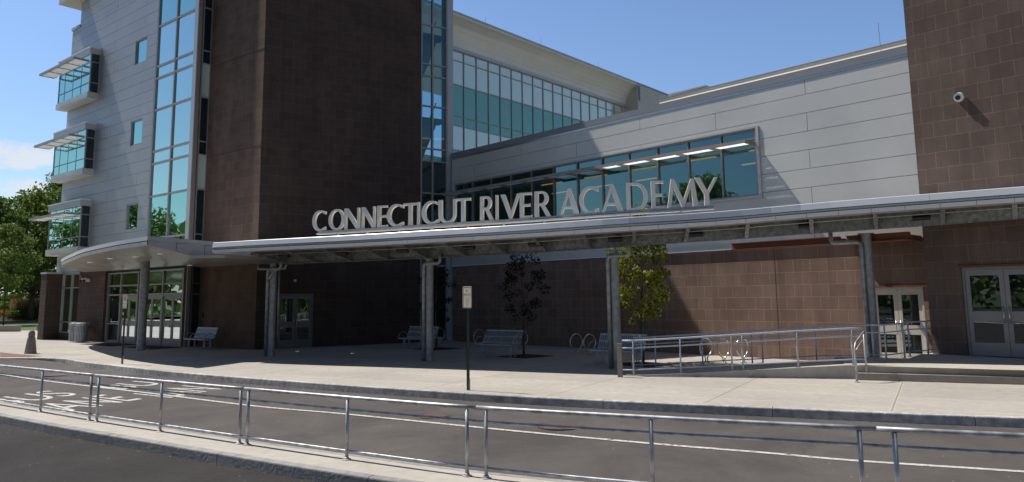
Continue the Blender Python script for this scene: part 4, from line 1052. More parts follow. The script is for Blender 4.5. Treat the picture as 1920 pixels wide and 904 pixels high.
for i, (x, y, zt) in enumerate(COLS):
    t = thing('canopy_column', cl[i], 'column', (x, y, 0), 'steel columns carrying the long canopy')
    part('shaft', MB().tube([(x, y, .0), (x, y, zt)], .125, 26), M['galv_col'], t, True, 60)
    part('base_plate', MB().lathe((x, y, 0), [(.16, 0), (.16, .015), (.13, .02)], 24), M['galv_col'], t, True, 40)
    part('cap_plate', MB().box(Fr((x, y), (.9, -.44)), -.2, .2, -.16, .16, zt, zt+.02), M['galv'], t)
    side = Vector((-.90, .30, 0)).normalized(); d_ = Vector((.88, -.47, 0)).normalized()
    c = Vector((x, y, 0))+Vector((-.86, -.25, 0)).normalized()*.19
    zp = 3.05+(.24 if i == 3 else 0)
    if i == 3: P = pipe_elbow(c, -d_, .0, zp, .52)
    else: P = pipe_elbow(c, d_, .0, zp, .42)
    dp = part('drain_pipe', MB().tube(P, .055, 14), M['galv_col'], t, True)
    part('pipe_collar', MB().lathe((c.x, c.y, zp-.22), [(.058, 0), (.07, .0), (.07, .05), (.058, .05)], 16).lathe((c.x, c.y, 1.9), [(.057, 0), (.064, .0), (.064, .03), (.057, .03)], 16), M['galv_col'], dp, True, 40)
    if i == 0:
        c2 = Vector((x, y, 0))+Vector((.93, .1, 0)).normalized()*.20
        part('drain_pipe', MB().tube([(c2.x, c2.y, .62), (c2.x, c2.y, 3.25)], .032, 12), M['galv_col'], t, True)
        part('drain_pipe', MB().tube([(c.x, c.y, 2.62), (c.x+.05, c.y-.06, 2.7), (c.x+.28, c.y-.12, 2.98), (c.x+.45, c.y-.16, 3.05), (c.x+.68, c.y-.25, 3.06), (c.x+.74, c.y-.27, 3.25)], .045, 12), M['galv_col'], t, True)
        part('drain_pipe', MB().tube([(c.x, c.y, 3.05), (c.x-.22, c.y+.12, 3.06), (c.x-.42, c.y+.23, 3.07), (c.x-.46, c.y+.25, 3.2)], .045, 12), M['galv_col'], t, True)

# ------------------------------------------------------------------ entrance canopy
ec = thing('entrance_canopy', 'winged white entrance canopy with folded cream soffit over the main doors', 'canopy', (-15.1, 31.2, 0))
edge_pts = smooth_curve([(-21.15, 35.5, 3.86), (-19.9, 33.45, 3.88), (-18.0, 30.85, 3.91), (-16.05, 28.3, 3.94), (-13.6, 25.7, 3.98), (-11.62, 24.05, 4.02)], 6)
corner = edge_pts[-1]; back_r = Vector((-10.0, 28.9, 4.06))
def eoff(d, dz):
    o = offset(edge_pts, d); return [p+Vector((0, 0, dz)) for p in o]
def band(mb, A_, B_):
    for i in range(len(A_)-1): mb.poly([A_[i], A_[i+1], B_[i+1], B_[i]])
top = eoff(0, 0); 
mb = MB(); band(mb, eoff(.0, -.13), top); band(mb, top, eoff(.12, .012)); part('upper_fascia', mb, M['canopy'], ec)
mb = MB(); band(mb, eoff(.03, -.155), eoff(.03, -.13)); part('shadow_gap', mb, M['joint'], ec)
mb = MB(); lo = eoff(.045, -.27); band(mb, lo, eoff(.02, -.155)); part('lower_fascia', mb, M['canopy'], ec)
# joints of the fascia cladding
jb = MB(); LE = arc_len(edge_pts); s = .4
while s < LE[-1]:
    p, t = along(edge_pts, LE, s); jb.poly([p+Vector((0, 0, -.155))-Vector((-t.y, t.x, 0))*-.018, p+t*.012+Vector((0, 0, -.155))+Vector((-t.y, t.x, 0))*.018, p+t*.012+Vector((0, 0, -.268))+Vector((-t.y, t.x, 0))*.042, p+Vector((0, 0, -.268))+Vector((-t.y, t.x, 0))*.042]); s += .78
part('fascia_joints', jb, M['joint'], ec)
# side face toward the long canopy
dirb = (back_r-corner); dirb.z = 0; Ls = dirb.length; dirb.normalize(); nb = Vector((dirb.y, -dirb.x, 0))
FE = Fr(ex(corner), ex(dirb), ex(nb))
def side_low(s): return 3.76-.36*min(1, s/2.6) if s < 2.6 else 3.40
mb = MB(); xs = [0, 1.25, 2.6, Ls]
for a, b in zip(xs, xs[1:]):
    a_, b_ = a+.012, b-.012
    mb.poly([FE.p(a_, 0, side_low(a_)), FE.p(b_, 0, side_low(b_)), FE.p(b_, 0, 3.90), FE.p(a_, 0, 3.875)])
part('side_fascia', mb, M['trim'], ec)
mb = MB(); mb.poly([FE.p(0, -.02, 3.76), FE.p(Ls, -.02, 3.40), FE.p(Ls, -.02, 4.03), FE.p(0, -.02, 4.0)]); part('fascia_backing', mb, M['joint'], ec)
mb = MB().poly([FE.p(-.02, .02, 3.885), FE.p(Ls, .02, 3.905), FE.p(Ls, .02, 4.06), FE.p(-.02, .02, 4.025)]).poly([FE.p(-.02, .02, 3.885), FE.p(-.02, -.1, 3.885), FE.p(Ls, -.1, 3.905), FE.p(Ls, .02, 3.905)]); part('side_upper_fascia', mb, M['trim'], ec)
# folded soffit: panels run from the front edge back to the doors
wall_pts = [FB.p(10.2-10.5*(LE[i]/LE[-1])**1.05, .26 if i < 8 else .1, 3.50) for i in range(len(edge_pts))]
mb = MB(); n_ = len(edge_pts)
for i in range(n_-1):
    for k in range(6):
        t0, t1 = k/6, (k+1)/6
        f0 = 0.035*math.sin(i*1.1)*math.sin(math.pi*t0); f1 = .035*math.sin(i*1.1)*math.sin(math.pi*t1)
        g0 = 0.035*math.sin((i+1)*1.1)*math.sin(math.pi*t0); g1 = .035*math.sin((i+1)*1.1)*math.sin(math.pi*t1)
        P = [lo[i].lerp(wall_pts[i], t0)+Vector((0, 0, f0)), lo[i].lerp(wall_pts[i], t1)+Vector((0, 0, f1)), lo[i+1].lerp(wall_pts[i+1], t1)+Vector((0, 0, g1)), lo[i+1].lerp(wall_pts[i+1], t0)+Vector((0, 0, g0))]
        mb.poly([P[0], P[1], P[2]]); mb.poly([P[0], P[2], P[3]])
e0 = lo[-1]; w0 = wall_pts[-1]
mb.poly([e0, w0, FE.p(2.6, 0, 3.40)]); mb.poly([w0, FE.p(Ls, 0, 3.40), FE.p(2.6, 0, 3.40)])
mb.poly([w0, FT.p(4.3, .02, 3.42), FT.p(.6, .02, 3.42), FE.p(Ls, 0, 3.40)])
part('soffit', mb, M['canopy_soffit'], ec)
tp = eoff(.12, .012); mb = MB()
for i in range(n_-1):
    mb.poly([tp[i], tp[i+1], wall_pts[i+1]+Vector((0, 0, .62)), wall_pts[i]+Vector((0, 0, .52))])
mb.poly([tp[-1], FE.p(Ls, 0, 4.06), FT.p(.6, .02, 4.06), FT.p(4.3, .02, 4.06), wall_pts[-1]+Vector((0, 0, .62))])
part('roof', mb, M['canopy'], ec)
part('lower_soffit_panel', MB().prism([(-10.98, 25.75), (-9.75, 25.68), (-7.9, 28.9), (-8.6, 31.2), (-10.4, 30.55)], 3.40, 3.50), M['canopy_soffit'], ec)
for x, y in ((168, 493), (203, 486), (252, 481), (299, 476), (378, 493), (240, 502)):
    # recessed lamps follow the soffit
    best = None
    for i in range(n_):
        for k in range(13):
            P = lo[i].lerp(wall_pts[i], k/12); u, v = project(P); e = (u-x)**2+(v-y)**2
            if best is None or e < best[0]: best = (e, P)
    P = best[1]; part('recessed_lamp', MB().lathe((P.x, P.y, P.z-.03), [(.10, 0), (.11, .012), (.11, .03)], 16), M['lamp_dim'], ec)
cx_, cy_ = -15.13, 31.23
t = thing('entrance_column', 'plain round grey column in front of the entrance doors', 'column', (cx_, cy_, 0))
part('shaft', MB().tube([(cx_, cy_, 0), (cx_, cy_, 3.58)], .17, 28), M['galv_col'], t, True, 60)
part('base_ring', MB().lathe((cx_, cy_, 0), [(.19, 0), (.19, .02), (.17, .03)], 24), M['galv_col'], t, True, 40)

# ------------------------------------------------------------------ big sign letters
T_, t_ = .175, .10
def arc(cx, cy, rx, ry, a0, a1, n=18): return [(cx+rx*math.cos(R(a0+(a1-a0)*i/n)), cy+ry*math.sin(R(a0+(a1-a0)*i/n))) for i in range(n+1)]
def stem(x, w, f=.018): return [(x-f, 0), (x+w+f, 0), (x+w, .12), (x+w-.004, .5), (x+w, .88), (x+w+f, 1), (x-f, 1), (x, .88), (x+.004, .5), (x, .12)]
def glyph(c):
    if c == 'I': return .22, [stem(.02, T_)]
    if c == 'C':
        w = .80; o = arc(.46, .5, .46, .515, 50, 310, 26); i = arc(.50, .5, .325, .415, 305, 55, 22)
        return w, [o+[(.80, .04), (.80, .20)]+i+[(.80, .80), (.80, .96)]]
    if c == 'O': return .96, [arc(.48, .5, .48, .515, 0, 350, 35), arc(.48, .5, .31, .42, 350, 0, 35)]
    if c == 'D': return .90, [[(0, 0), (.38, 0)]+arc(.38, .5, .52, .5, -88, 88, 24)+[(.38, 1), (0, 1)], [(T_, .085), (T_, .915), (.36, .915)]+arc(.36, .5, .355, .415, 85, -85, 20)+[(.36, .085)]]
    if c == 'E': return .56, [[(0, 0), (.56, 0), (.57, .12), (.54, .09), (T_, .085), (T_, .455), (.46, .455), (.48, .43), (.48, .57), (.46, .545), (T_, .545), (T_, .915), (.52, .91), (.555, .88), (.55, 1), (0, 1)]]
    if c == 'T': return .76, [[(.38-T_/2-.015, 0), (.38+T_/2+.015, 0), (.38+T_/2, .12), (.38+T_/2, .905), (.73, .905), (.76, .87), (.76, 1.0), (0, 1.0), (0, .87), (.03, .905), (.38-T_/2, .905), (.38-T_/2, .12)]]
    if c == 'U': return .82, [[(0, 1), (0, .36)]+arc(.41, .36, .41, .375, 180, 360, 20)+[(.82, 1), (.70, 1), (.715, .36)]+arc(.44, .36, .272, .285, 0, -180, 18)+[(T_-.005, 1)]]
    if c == 'N': return .86, [[(0, 0), (.125, 0), (.11, .10), (.11, .76), (.70, 0), (.86, 0), (.86, 1), (.735, 1), (.75, .90), (.75, .27), (.17, 1), (0, 1)]]
    if c == 'R': return .74, [[(-.015, 0), (T_+.015, 0), (T_, .12), (T_, .44), (.29, .44), (.56, 0), (.76, 0), (.45, .47)]+arc(.36, .72, .29, .28, -62, 88, 16)+[(0, 1)], [(T_, .53), (T_, .915), (.33, .915)]+arc(.33, .7225, .15, .1925, 85, -85, 12)+[(.33, .53)]]
    if c == 'V': return .86, [[(0, 1), (.19, 1), (.47, .27), (.745, 1), (.86, 1), (.47, -.01), (.40, -.01)]]
    if c == 'A': return .94, [[(0, 0), (.12, 0), (.205, .24), (.60, .24), (.69, 0), (.94, 0), (.53, 1.02), (.42, 1.02)], [(.24, .33), (.41, .80), (.565, .33)]]
    if c == 'M': return 1.10, [[(0, 0), (.125, 0), (.235, .72), (.52, 0), (.58, 0), (.86, .74), (.92, 0), (1.10, 0), (.97, 1.02), (.86, 1.02), (.57, .28), (.27, 1.02), (.155, 1.02)]]
    if c == 'Y': return .86, [[(.34, 0), (.52, 0), (.515, .42), (.86, 1), (.735, 1), (.45, .53), (.205, 1), (0, 1), (.34, .42)]]
def letter_mesh(name, ch, P, t, nout, w, h, depth=.085):
    W0, loops = glyph(ch); sx = w/W0
    L3 = [[Vector((x, y, 0)) for x, y in lp] for lp in loops]
    tri = tessellate_polygon(L3); flat = [v for lp in L3 for v in lp]
    fr = lambda v, o: P+t*(v.x*sx)+Vector((0, 0, v.y*h))+nout*o
    mb = MB(); mi = []
    for a in tri:
        q = [flat[i] for i in a]; n = (q[1]-q[0]).cross(q[2]-q[0])
        if n.length < 1e-9: continue
        if n.z < 0: q = q[::-1]
        mb.poly([fr(v, depth/2) for v in q]); mi.append(0); mb.poly([fr(v, -depth/2) for v in q[::-1]]); mi.append(0)
    for lp in L3:
        ar = sum(lp[i].x*lp[(i+1) % len(lp)].y-lp[(i+1) % len(lp)].x*lp[i].y for i in range(len(lp)))
        hole = lp is not L3[0]; ccw = ar > 0
        for i in range(len(lp)):
            a, b = lp[i], lp[(i+1) % len(lp)]
            if ccw == hole: a, b = b, a
            mb.poly([fr(a, -depth/2), fr(b, -depth/2), fr(b, depth/2), fr(a, depth/2)]); mi.append(1)
    return mb, mi
sgn_line = [p+Vector((0, 0, 0)) for p in offset(front, .38)]; LS = arc_len(sgn_line)
sg = thing('building_sign', 'large silver letters CONNECTICUT RIVER ACADEMY standing on the long canopy', 'sign', along(sgn_line, LS, s_at_px(sgn_line, LS, 960))[0]+Vector((0, 0, .05)))
word = [('C', 588, 614.5), ('O', 615, 648), ('N', 647.5, 676), ('N', 678, 705.8), ('E', 707.5, 726.5), ('C', 727, 756.7), ('T', 755.6, 781.7), ('I', 781.5, 789), ('C', 790, 822.7), ('U', 824, 854.6), ('T', 856, 884),
        ('R', 898, 928), ('I', 928.6, 937), ('V', 937, 974), ('E', 973.6, 995.7), ('R', 1000, 1032), ('A', 1047, 1087), ('C', 1084.5, 1125.4), ('A', 1128, 1170), ('D', 1171.5, 1216.5), ('E', 1218.3, 1245.6), ('M', 1250, 1308), ('Y', 1300, 1350)]
hi_line = [p+Vector((0, 0, .55)) for p in sgn_line]
for ch, x0, x1 in word:
    dx = (x1-x0)*.03
    sa, sb = s_at_px(hi_line, LS, x0+dx), s_at_px(hi_line, LS, x1-dx)
    pa_, ta = along(sgn_line, LS, sa); pb_, _ = along(sgn_line, LS, sb)
    tt = (pb_-pa_); tt.z = 0; w = tt.length; tt.normalize(); nn = Vector((tt.y, -tt.x, 0))
    mb, mi = letter_mesh('letter', ch, pa_+Vector((0, 0, .215)), tt, nn, w, .65+.12*(x0-588)/712)
    o = part('letter', mb, [M['letter'], M['letter_side']], sg)
    o.data.polygons.foreach_set('material_index', mi)
ra, rb = s_at_px(sgn_line, LS, 597), s_at_px(sgn_line, LS, 1336)
def sstrip(mb, a, b, prof, k=40):
    rings = []
    for i in range(k+1):
        p, t = along(sgn_line, LS, a+(b-a)*i/k); n2 = Vector((-t.y, t.x, 0)); rings.append([p+n2*bb+Vector((0, 0, dz)) for bb, dz in prof])
    m = len(prof)
    for r0, r1 in zip(rings, rings[1:]):
        for i in range(m): j = (i+1) % m; mb.poly([r0[i], r1[i], r1[j], r0[j]])
    mb.poly(rings[0][::-1]); mb.poly(rings[-1]); return mb
part('base_channel', sstrip(MB(), ra, rb, [(-.06, .135), (-.06, .21), (.06, .21), (.06, .135)]), M['rail_b'], sg)
part('base_flange', sstrip(MB(), ra-.02, rb+.02, [(-.12, .10), (-.12, .134), (.08, .134), (.08, .10)]), M['letter_side'], sg)
for px in (633, 690, 750, 809, 876, 945, 1022, 1099, 1184, 1276):
    p, t = along(sgn_line, LS, s_at_px(sgn_line, LS, px)); part('support_post', MB().lathe((p.x, p.y, p.z+.0), [(.055, 0), (.04, .04), (.03, .05), (.03, .10)], 10), M['letter_side'], sg)
p, t = along(sgn_line, LS, s_at_px(sgn_line, LS, 910))
cabl = MB()
for k in range(3):
    q0 = p+t*(-.12+.1*k)+Vector((0, 0, .16)); cabl.tube([q0, q0+t*.02+Vector((0, 0, -.06)), q0+t*.0+Vector((.01, -.05, -.14)), q0+t*.04+Vector((.02, -.06, -.15))], .008, 5)
part('cable_loop', cabl, M['letter_side'], sg)

# ------------------------------------------------------------------ ramp, landing, steps
def V2(x, y): return Vector((x, y, 0))
N0, N1 = V2(2.75, 19.05), V2(7.72, 17.92); rd_ = (N1-N0).normalized(); rn = Vector((-rd_.y, rd_.x, 0))
F0, F1 = N0+rn*1.55, N1+rn*1.55
PZ0 = .30
def ramp_z(s): return max(.012, .012+(PZ0-.012)*max(0, (s-.3))/((N1-N0).length-.3))
RLn = (N1-N0).length
mb = MB(); k = 10
for i in range(k):
    a, b = RLn*i/k, RLn*(i+1)/k
    A_, B_ = N0+rd_*a, N0+rd_*b; za, zb = ramp_z(a), ramp_z(b)
    up_ = lambda p, z: (p.x, p.y, z)
    mb.poly([up_(A_, za), up_(B_, zb), up_(B_+rn*1.55, zb), up_(A_+rn*1.55, za)])
    mb.poly([up_(A_, 0), up_(B_, 0), up_(B_, zb), up_(A_, za)]); mb.poly([up_(B_+rn*1.55, 0), up_(A_+rn*1.55, 0), up_(A_+rn*1.55, za), up_(B_+rn*1.55, zb)])
rp = single('access_ramp', mb, M['concrete'], 'concrete access ramp rising to the landing between two rails', 'ramp', tuple(N0))
# landing with two steps
S0, S1 = V2(7.80, 17.60), V2(10.72, 16.34); sd = (S1-S0).normalized(); sn = Vector((-sd.y, sd.x, 0)); S1 = S0+sd*9
L0 = V2(*ex(N1))+rd_*.05
landing = [ex(S0+sn*.24+sd*.12), ex(S1+sn*.24), ex(FA.p(ts0+8, TD-.02, 0)), ex(FA.p(ts0, TD-.02, 0)), ex(V2(10.9, 20.15)), ex(V2(9.55, 18.72)), ex(V2(9.2, 18.95)), ex(F1+rd_*.8), ex(F1), ex(N1)]
def land_z(p): return PZ0+.045*max(0, (Vector((p[0], p[1], 0))-S0).dot(sn)-.24)
lm = MB(); n_ = len(landing)
tri = tessellate_polygon([[Vector((p[0], p[1], 0)) for p in landing]])
for t in tri:
    P = [landing[i] for i in t]
    if (P[1][0]-P[0][0])*(P[2][1]-P[0][1])-(P[1][1]-P[0][1])*(P[2][0]-P[0][0]) < 0: P = P[::-1]
    lm.poly([(p[0], p[1], land_z(p)) for p in P])
for i in range(n_):
    a, b = landing[i], landing[(i+1) % n_]; lm.poly([(a[0], a[1], 0), (b[0], b[1], 0), (b[0], b[1], land_z(b)), (a[0], a[1], land_z(a))])
stp = thing('entrance_steps', 'concrete landing with two long steps before the right-hand doors', 'steps', tuple(S0))
part('landing', lm, M['concrete'], stp)
part('step', MB().prism([ex(S0), ex(S1), ex(S1+sn*.238), ex(S0+sn*.238)], 0, .152), M['precast'], stp)

def rail_thing(name, label, pts, posts, group=None, h=.84, mids=(.66,), low=.13, m=None, r=.021, cat='handrail', endloop=False, lowrail=True):
    m = m or M['rail_b']; t = thing(name, label, cat, tuple(pts[0]), group)
    up_ = lambda d: [Vector(p)+Vector((0, 0, d)) for p in pts]
    part('top_rail', MB().tube(up_(h), r, 12), m, t, True)
    for q in mids: part('middle_rail', MB().tube(up_(q), r*.75, 10), m, t, True)
    if lowrail: part('bottom_rail', MB().tube(up_(low), r*.7, 10), m, t, True)
    for p in posts:
        po = part('post', MB().tube([p, Vector(p)+Vector((0, 0, h-.01))], r*.95, 12), m, t, True)
        part('base_flange', MB().lathe(tuple(p), [(.05, 0), (.05, .008), (.024, .02)], 14), m, po, True, 40)
    return t
def rpt(px, far=False):
    """point on the ramp edge at a photo column"""
    base = N0+rn*1.47 if far else N0+rn*.08; best = None
    for i in range(0, 801):
        s = -.2+i*.009; p = base+rd_*s; z = ramp_z(s) if s < RLn else PZ0; q = Vector((p.x, p.y, z)); u = project(q)[0]
        if best is None or abs(u-px) < best[0]: best = (abs(u-px), q)
    return best[1]
near_posts = [rpt(x) for x in (1188, 1277, 1373, 1394, 1497, 1600)]
far_posts = [rpt(x, True) for x in (1204, 1230, 1318, 1411, 1431, 1532)]
rail_thing('ramp_handrail', 'front handrail of the ramp, sloping up from the tan post to the steps', [rpt(1168)]+near_posts+[rpt(1622)], near_posts, 'ramp handrails', r=.023)
lp = [Vector((8.62, 18.55, 0)), Vector((9.15, 18.50, 0)), Vector((9.50, 18.85, 0)), Vector((9.78, 19.10, 0)), Vector((10.72, 20.02, 0)), Vector((10.98, 20.02, 0))]
def landing_pt(px, py):
    p = at(px, py, .33 if px < 1720 else .43); return Vector((p.x, p.y, land_z(p)))
lpx = [landing_pt(x, y) for x, y in ((1639, 677), (1662.5, 677.5), (1697, 675), (1707, 673), (1741, 664.5), (1750, 663.5))]
fp = far_posts
rail_thing('ramp_handrail', 'rear handrail of the ramp, running on round the landing by the side door', [rpt(1190, True)]+fp+lpx, fp+lpx[:-1], 'ramp handrails', r=.021)
# stair handrail
sb0 = at(1607, 717, 0.0); sb1 = at(1625, 699, .152)
tt = thing('stair_handrail', 'short bent handrail standing at the left end of the two steps', 'handrail', tuple(sb0))
P = [sb0, sb0+Vector((0, 0, .74)), sb0+Vector((0, 0, .80))+(sb1-sb0)*.06]
top_ = Vector((sb1.x, sb1.y, .152+.92))
d_ = top_-(sb0+Vector((0, 0, .80))); P = [sb0, sb0+Vector((0, 0, .70)), sb0+Vector((0, 0, .78))+d_*.06, sb0+Vector((0, 0, .82))+d_*.16, top_]
part('bent_rail', MB().tube(P, .023, 12), M['rail'], tt, True)
part('rear_post', MB().tube([sb1, top_], .022, 12), M['rail_b'], tt, True)
part('lower_rail', MB().tube([sb0+Vector((0, 0, .66)), sb0+Vector((0, 0, .66))+d_*.85], .014, 10), M['rail'], tt, True)
part('base_flange', MB().lathe(tuple(sb0), [(.06, 0), (.06, .01), (.026, .022)], 16), M['rail'], tt, True, 40)
# door-opener post
pp = at(1163, 707, 0.0); fo = Fr(ex(pp), (.95, -.3))
tt = thing('door_opener_post', 'square tan post with a round push button at the foot of the ramp', 'post', tuple(pp))
part('post_body', MB().box(fo, -.055, .055, -.05, .05, 0, .80), M['precast'], tt)
part('push_button', MB().tube([fo.p(-.01, .05, .71), fo.p(-.01, .062, .71)], .022, 14), M['steel'], tt, True, 40)

# ------------------------------------------------------------------ traffic signs
def sign_post(name, label, cat, foot, h, w, hh, rows, stop=False, facing=None, zb=None):
    p = at(*foot, 0.0); t = thing(name, label, cat, tuple(p))
    u = Vector(facing or (1, .05, 0)).normalized(); fr = Fr(ex(p), ex(u))
    if fr.n.y > 0: fr.n = -fr.n
    top_ = h; z0 = top_-hh
    part('post', MB().box(fr, -.025, .025, -.022, .0, .0, top_-.04).box(fr, -.030, -.025, -.03, .004, 0, top_-.04).box(fr, .025, .030, -.03, .004, 0, top_-.04), M['green'], t)
    part('anchor_sleeve', MB().box(fr, .0, .036, -.038, -.001, 0, .24), M['galv'], t)
    def rr(s, e, r):
        pts = []
        for cx, cy, a in ((e-r, z0+hh-r-(hh-0)/1*0, 0), (s+r, z0+hh-r, 90), (s+r, z0+r, 180), (e-r, z0+r, 270)):
            pts += [(cx+r*math.cos(R(a+k*18)), cy+r*math.sin(R(a+k*18))) for k in range(6)]
        return pts
    pts = rr(-w/2, w/2, .035)
    mb = MB(); mb.poly([fr.p(a, .008, z) for a, z in pts]); mb.poly([fr.p(a, .005, z) for a, z in pts[::-1]])
    for i in range(len(pts)):
        a, b = pts[i], pts[(i+1) % len(pts)]; mb.poly([fr.p(a[0], .005, a[1]), fr.p(b[0], .005, b[1]), fr.p(b[0], .008, b[1]), fr.p(a[0], .008, a[1])])
    pl_ = part('plate', mb, M['sign_white'], t)
    bd = MB(); q = .018; ring_frame(bd, fr, -w/2+.012, w/2-.012, z0+.012, top_-.012, .014, .009, .0105); part('red_border', bd, M['sign_red'], pl_)
    for body, a, b, y0, y1, m in rows:
        part('lettering', fit_text(body, a*w, b*w, z0+y0*hh, z0+y1*hh, lambda x, z: tuple(fr.p(x, .0125, z))), M[m], pl_)
    if stop:
        c = (0, z0+.73*hh); r = .165*hh
        pts = [fr.p(c[0]+r*math.cos(R(22.5+45*k)), .011, c[1]+r*math.sin(R(22.5+45*k))) for k in range(8)]
        part('stop_emblem', MB().poly(pts), M['red'], pl_)
        part('lettering', fit_text('STOP', -r*.75, r*.75, c[1]-r*.25, c[1]+r*.25, lambda x, z: tuple(fr.p(x, .014, z))), M['sign_white'], pl_)
    return t
sign_post('parking_sign', 'narrow NO PARKING SCHOOL BUSES ONLY sign on a dark green kerbside post', 'sign', (877, 732), 2.20, .285, .47,
          [('NO', -.17, .17, .76, .87, 'red'), ('PARKING', -.37, .37, .57, .69, 'red'), ('SCHOOL', -.30, .30, .40, .49, 'sign_red'), ('BUSES', -.25, .25, .265, .355, 'sign_red'), ('ONLY', -.2, .2, .13, .22, 'sign_red')], facing=(.72, -.69, 0))
sign_post('pedestrian_sign', 'STOP for pedestrians in crosswalk sign on a dark green post near the entrance', 'sign', (228, 682.6), 2.19, .32, .45,
          [('FOR', -.11, .11, .445, .49, 'red'), ('PEDESTRIANS', -.38, .38, .33, .385, 'red'), ('IN', -.06, .06, .235, .28, 'red'), ('CROSSWALK', -.33, .33, .12, .175, 'red')], stop=True, facing=(1, -.85, 0))

# ------------------------------------------------------------------ bollard, litter bins
p = at(57, 663)
t = thing('bollard', 'tapered concrete bollard with a domed top at the crossing', 'bollard', tuple(p))
part('body', MB().lathe(tuple(p), [(.21, 0), (.215, .02), (.135, .62), (.125, .63)], 8), M['precast'], t)
part('neck', MB().lathe((p.x, p.y, p.z+.625), [(.10, 0), (.10, .03)], 20), M['joint'], t, True, 40)
part('dome', MB().lathe((p.x, p.y, p.z+.65), [(.118, 0), (.118, .10), (.112, .15), (.095, .20), (.06, .24), (.02, .255)], 20), M['precast'], t, True, 60)
def litter_bin(lab, s, d):
    c = FB.p(s, d, 0); t = thing('litter_bin', lab, 'litter bin', tuple(c), 'litter bins by the entrance'); r = .29
    part('liner', MB().lathe(tuple(c), [(r-.05, .06), (r-.05, .86)], 20), M['frame_dark'], t, True, 40)
    sl = MB()
    for k in range(26):
        a = 2*math.pi*k/26; q = Vector((math.cos(a), math.sin(a), 0)); w = Vector((-q.y, q.x, 0))*.021
        b0, b1, b2 = c+q*r+Vector((0, 0, .05)), c+q*r+Vector((0, 0, .82)), c+q*(r+.03)+Vector((0, 0, .92))
        sl.poly([b0-w, b0+w, b1+w, b1-w]); sl.poly([b1-w, b1+w, b2+w, b2-w])
    part('slats', sl, M['bench'], t)
    rg = MB()
    for z_, rr_ in ((.05, r), (.45, r+.004), (.82, r), (.92, r+.03)): rg.tube([c+Vector((rr_*math.cos(2*math.pi*k/28), rr_*math.sin(2*math.pi*k/28), z_)) for k in range(29)], .013, 6, False)
    part('rings', rg, M['bench'], t, True)
    part('lid', MB().lathe((c.x, c.y, .90), [(r-.02, 0), (r-.03, .05), (r-.12, .07), (r-.13, .04)], 24), M['bench'], t, True, 40)
litter_bin('right-hand slatted silver litter bin beside the entrance glazing', 8.75, .75); litter_bin('left-hand slatted silver litter bin near the white hose fitting', 9.55, .72)

# ------------------------------------------------------------------ benches
def make_bench(loc, rz, label):
    t = thing('bench', label, 'bench', (0, 0, 0), 'slatted metal benches in the forecourt'); L_ = 1.62; m = M['bench']
    def bar(mb, x0, x1, y0, y1, z0, z1): mb.box(WORLD, x0, x1, y0, y1, z0, z1)
    seatw = L_/3
    for k in range(3):
        x0 = -L_/2+k*seatw+.015; x1 = x0+seatw-.03
        st_ = MB(); n = 9
        for i in range(n):
            a = x0+(x1-x0)*i/(n-1)
            P = [(0, -.24, .40), (0, -.20, .435), (0, .16, .425), (0, .20, .44)]
            st_.tube([Vector((a, y, z)) for _, y, z in P], .010, 4)
        st_.box(WORLD, x0-.005, x1+.005, -.255, -.225, .385, .425); st_.box(WORLD, x0-.005, x1+.005, .17, .20, .42, .45)
        part('seat', st_, m, t)
        bk_ = MB()
        for i in range(8):
            a = x0+.015+(x1-x0-.03)*i/7
            bk_.poly([(a-.017, .205, .46), (a+.017, .205, .46), (a+.017, .345, .84), (a-.017, .345, .84)]); bk_.poly([(a+.017, .212, .46), (a-.017, .212, .46), (a-.017, .352, .84), (a+.017, .352, .84)])
        for y, z in ((.20, .45), (.345, .84), (.27, .64)): bk_.box(WORLD, x0-.005, x1+.005, y-.002, y+.018, z-.025, z+.025)
        part('backrest', bk_, m, t)
    for k in range(4):
        x = -L_/2+k*seatw
        A_ = [Vector((x, -.26, .41))]+[Vector((x, .0-.26*math.cos(R(a)), .42+.23*math.sin(R(a)))) for a in range(15, 166, 15)]+[Vector((x, .25, .48))]
        part('armrest', MB().tube(A_, .014, 8), m, t, True)
    for x in (-L_/2+.20, L_/2-.20):
        for dx in (-.035, .035):
            part('leg', MB().tube([(x+dx, -.12, 0), (x+dx, -.12, .40)], .017, 8), M['rail_b'], t, True)
            part('leg', MB().tube([(x+dx, .14, 0), (x+dx, .14, .42)], .017, 8), M['rail_b'], t, True)
    part('cross_bar', MB().tube([(-L_/2+.05, .0, .385), (L_/2-.05, .0, .385)], .02, 8), M['rail_b'], t, True)
    t.location = loc; t.rotation_euler = (0, 0, rz); return t
def ang(u): return math.atan2(u[1], u[0])
b2 = (at(905, 667)+at(965, 671))/2
bench0 = make_bench(tuple(b2), ang((1.07, -.84)), 'silver slatted bench right of the no parking sign in deep shade')
b3 = Vector((2.95, 22.1, 0)); copy_tree(bench0, tuple(b3), ang((1.06, -.95)), 'silver slatted bench half hidden by the column at the foot of the ramp')
copy_tree(bench0, tuple(at(783, 655)), ang((1.07, -.84)), 'silver slatted bench in shade behind the column left of the no parking sign')
q = FT.p(2.55, .95, 0); copy_tree(bench0, tuple(q), ang((.776, -.631)), 'silver slatted bench against the side of the brown tower by the entrance')

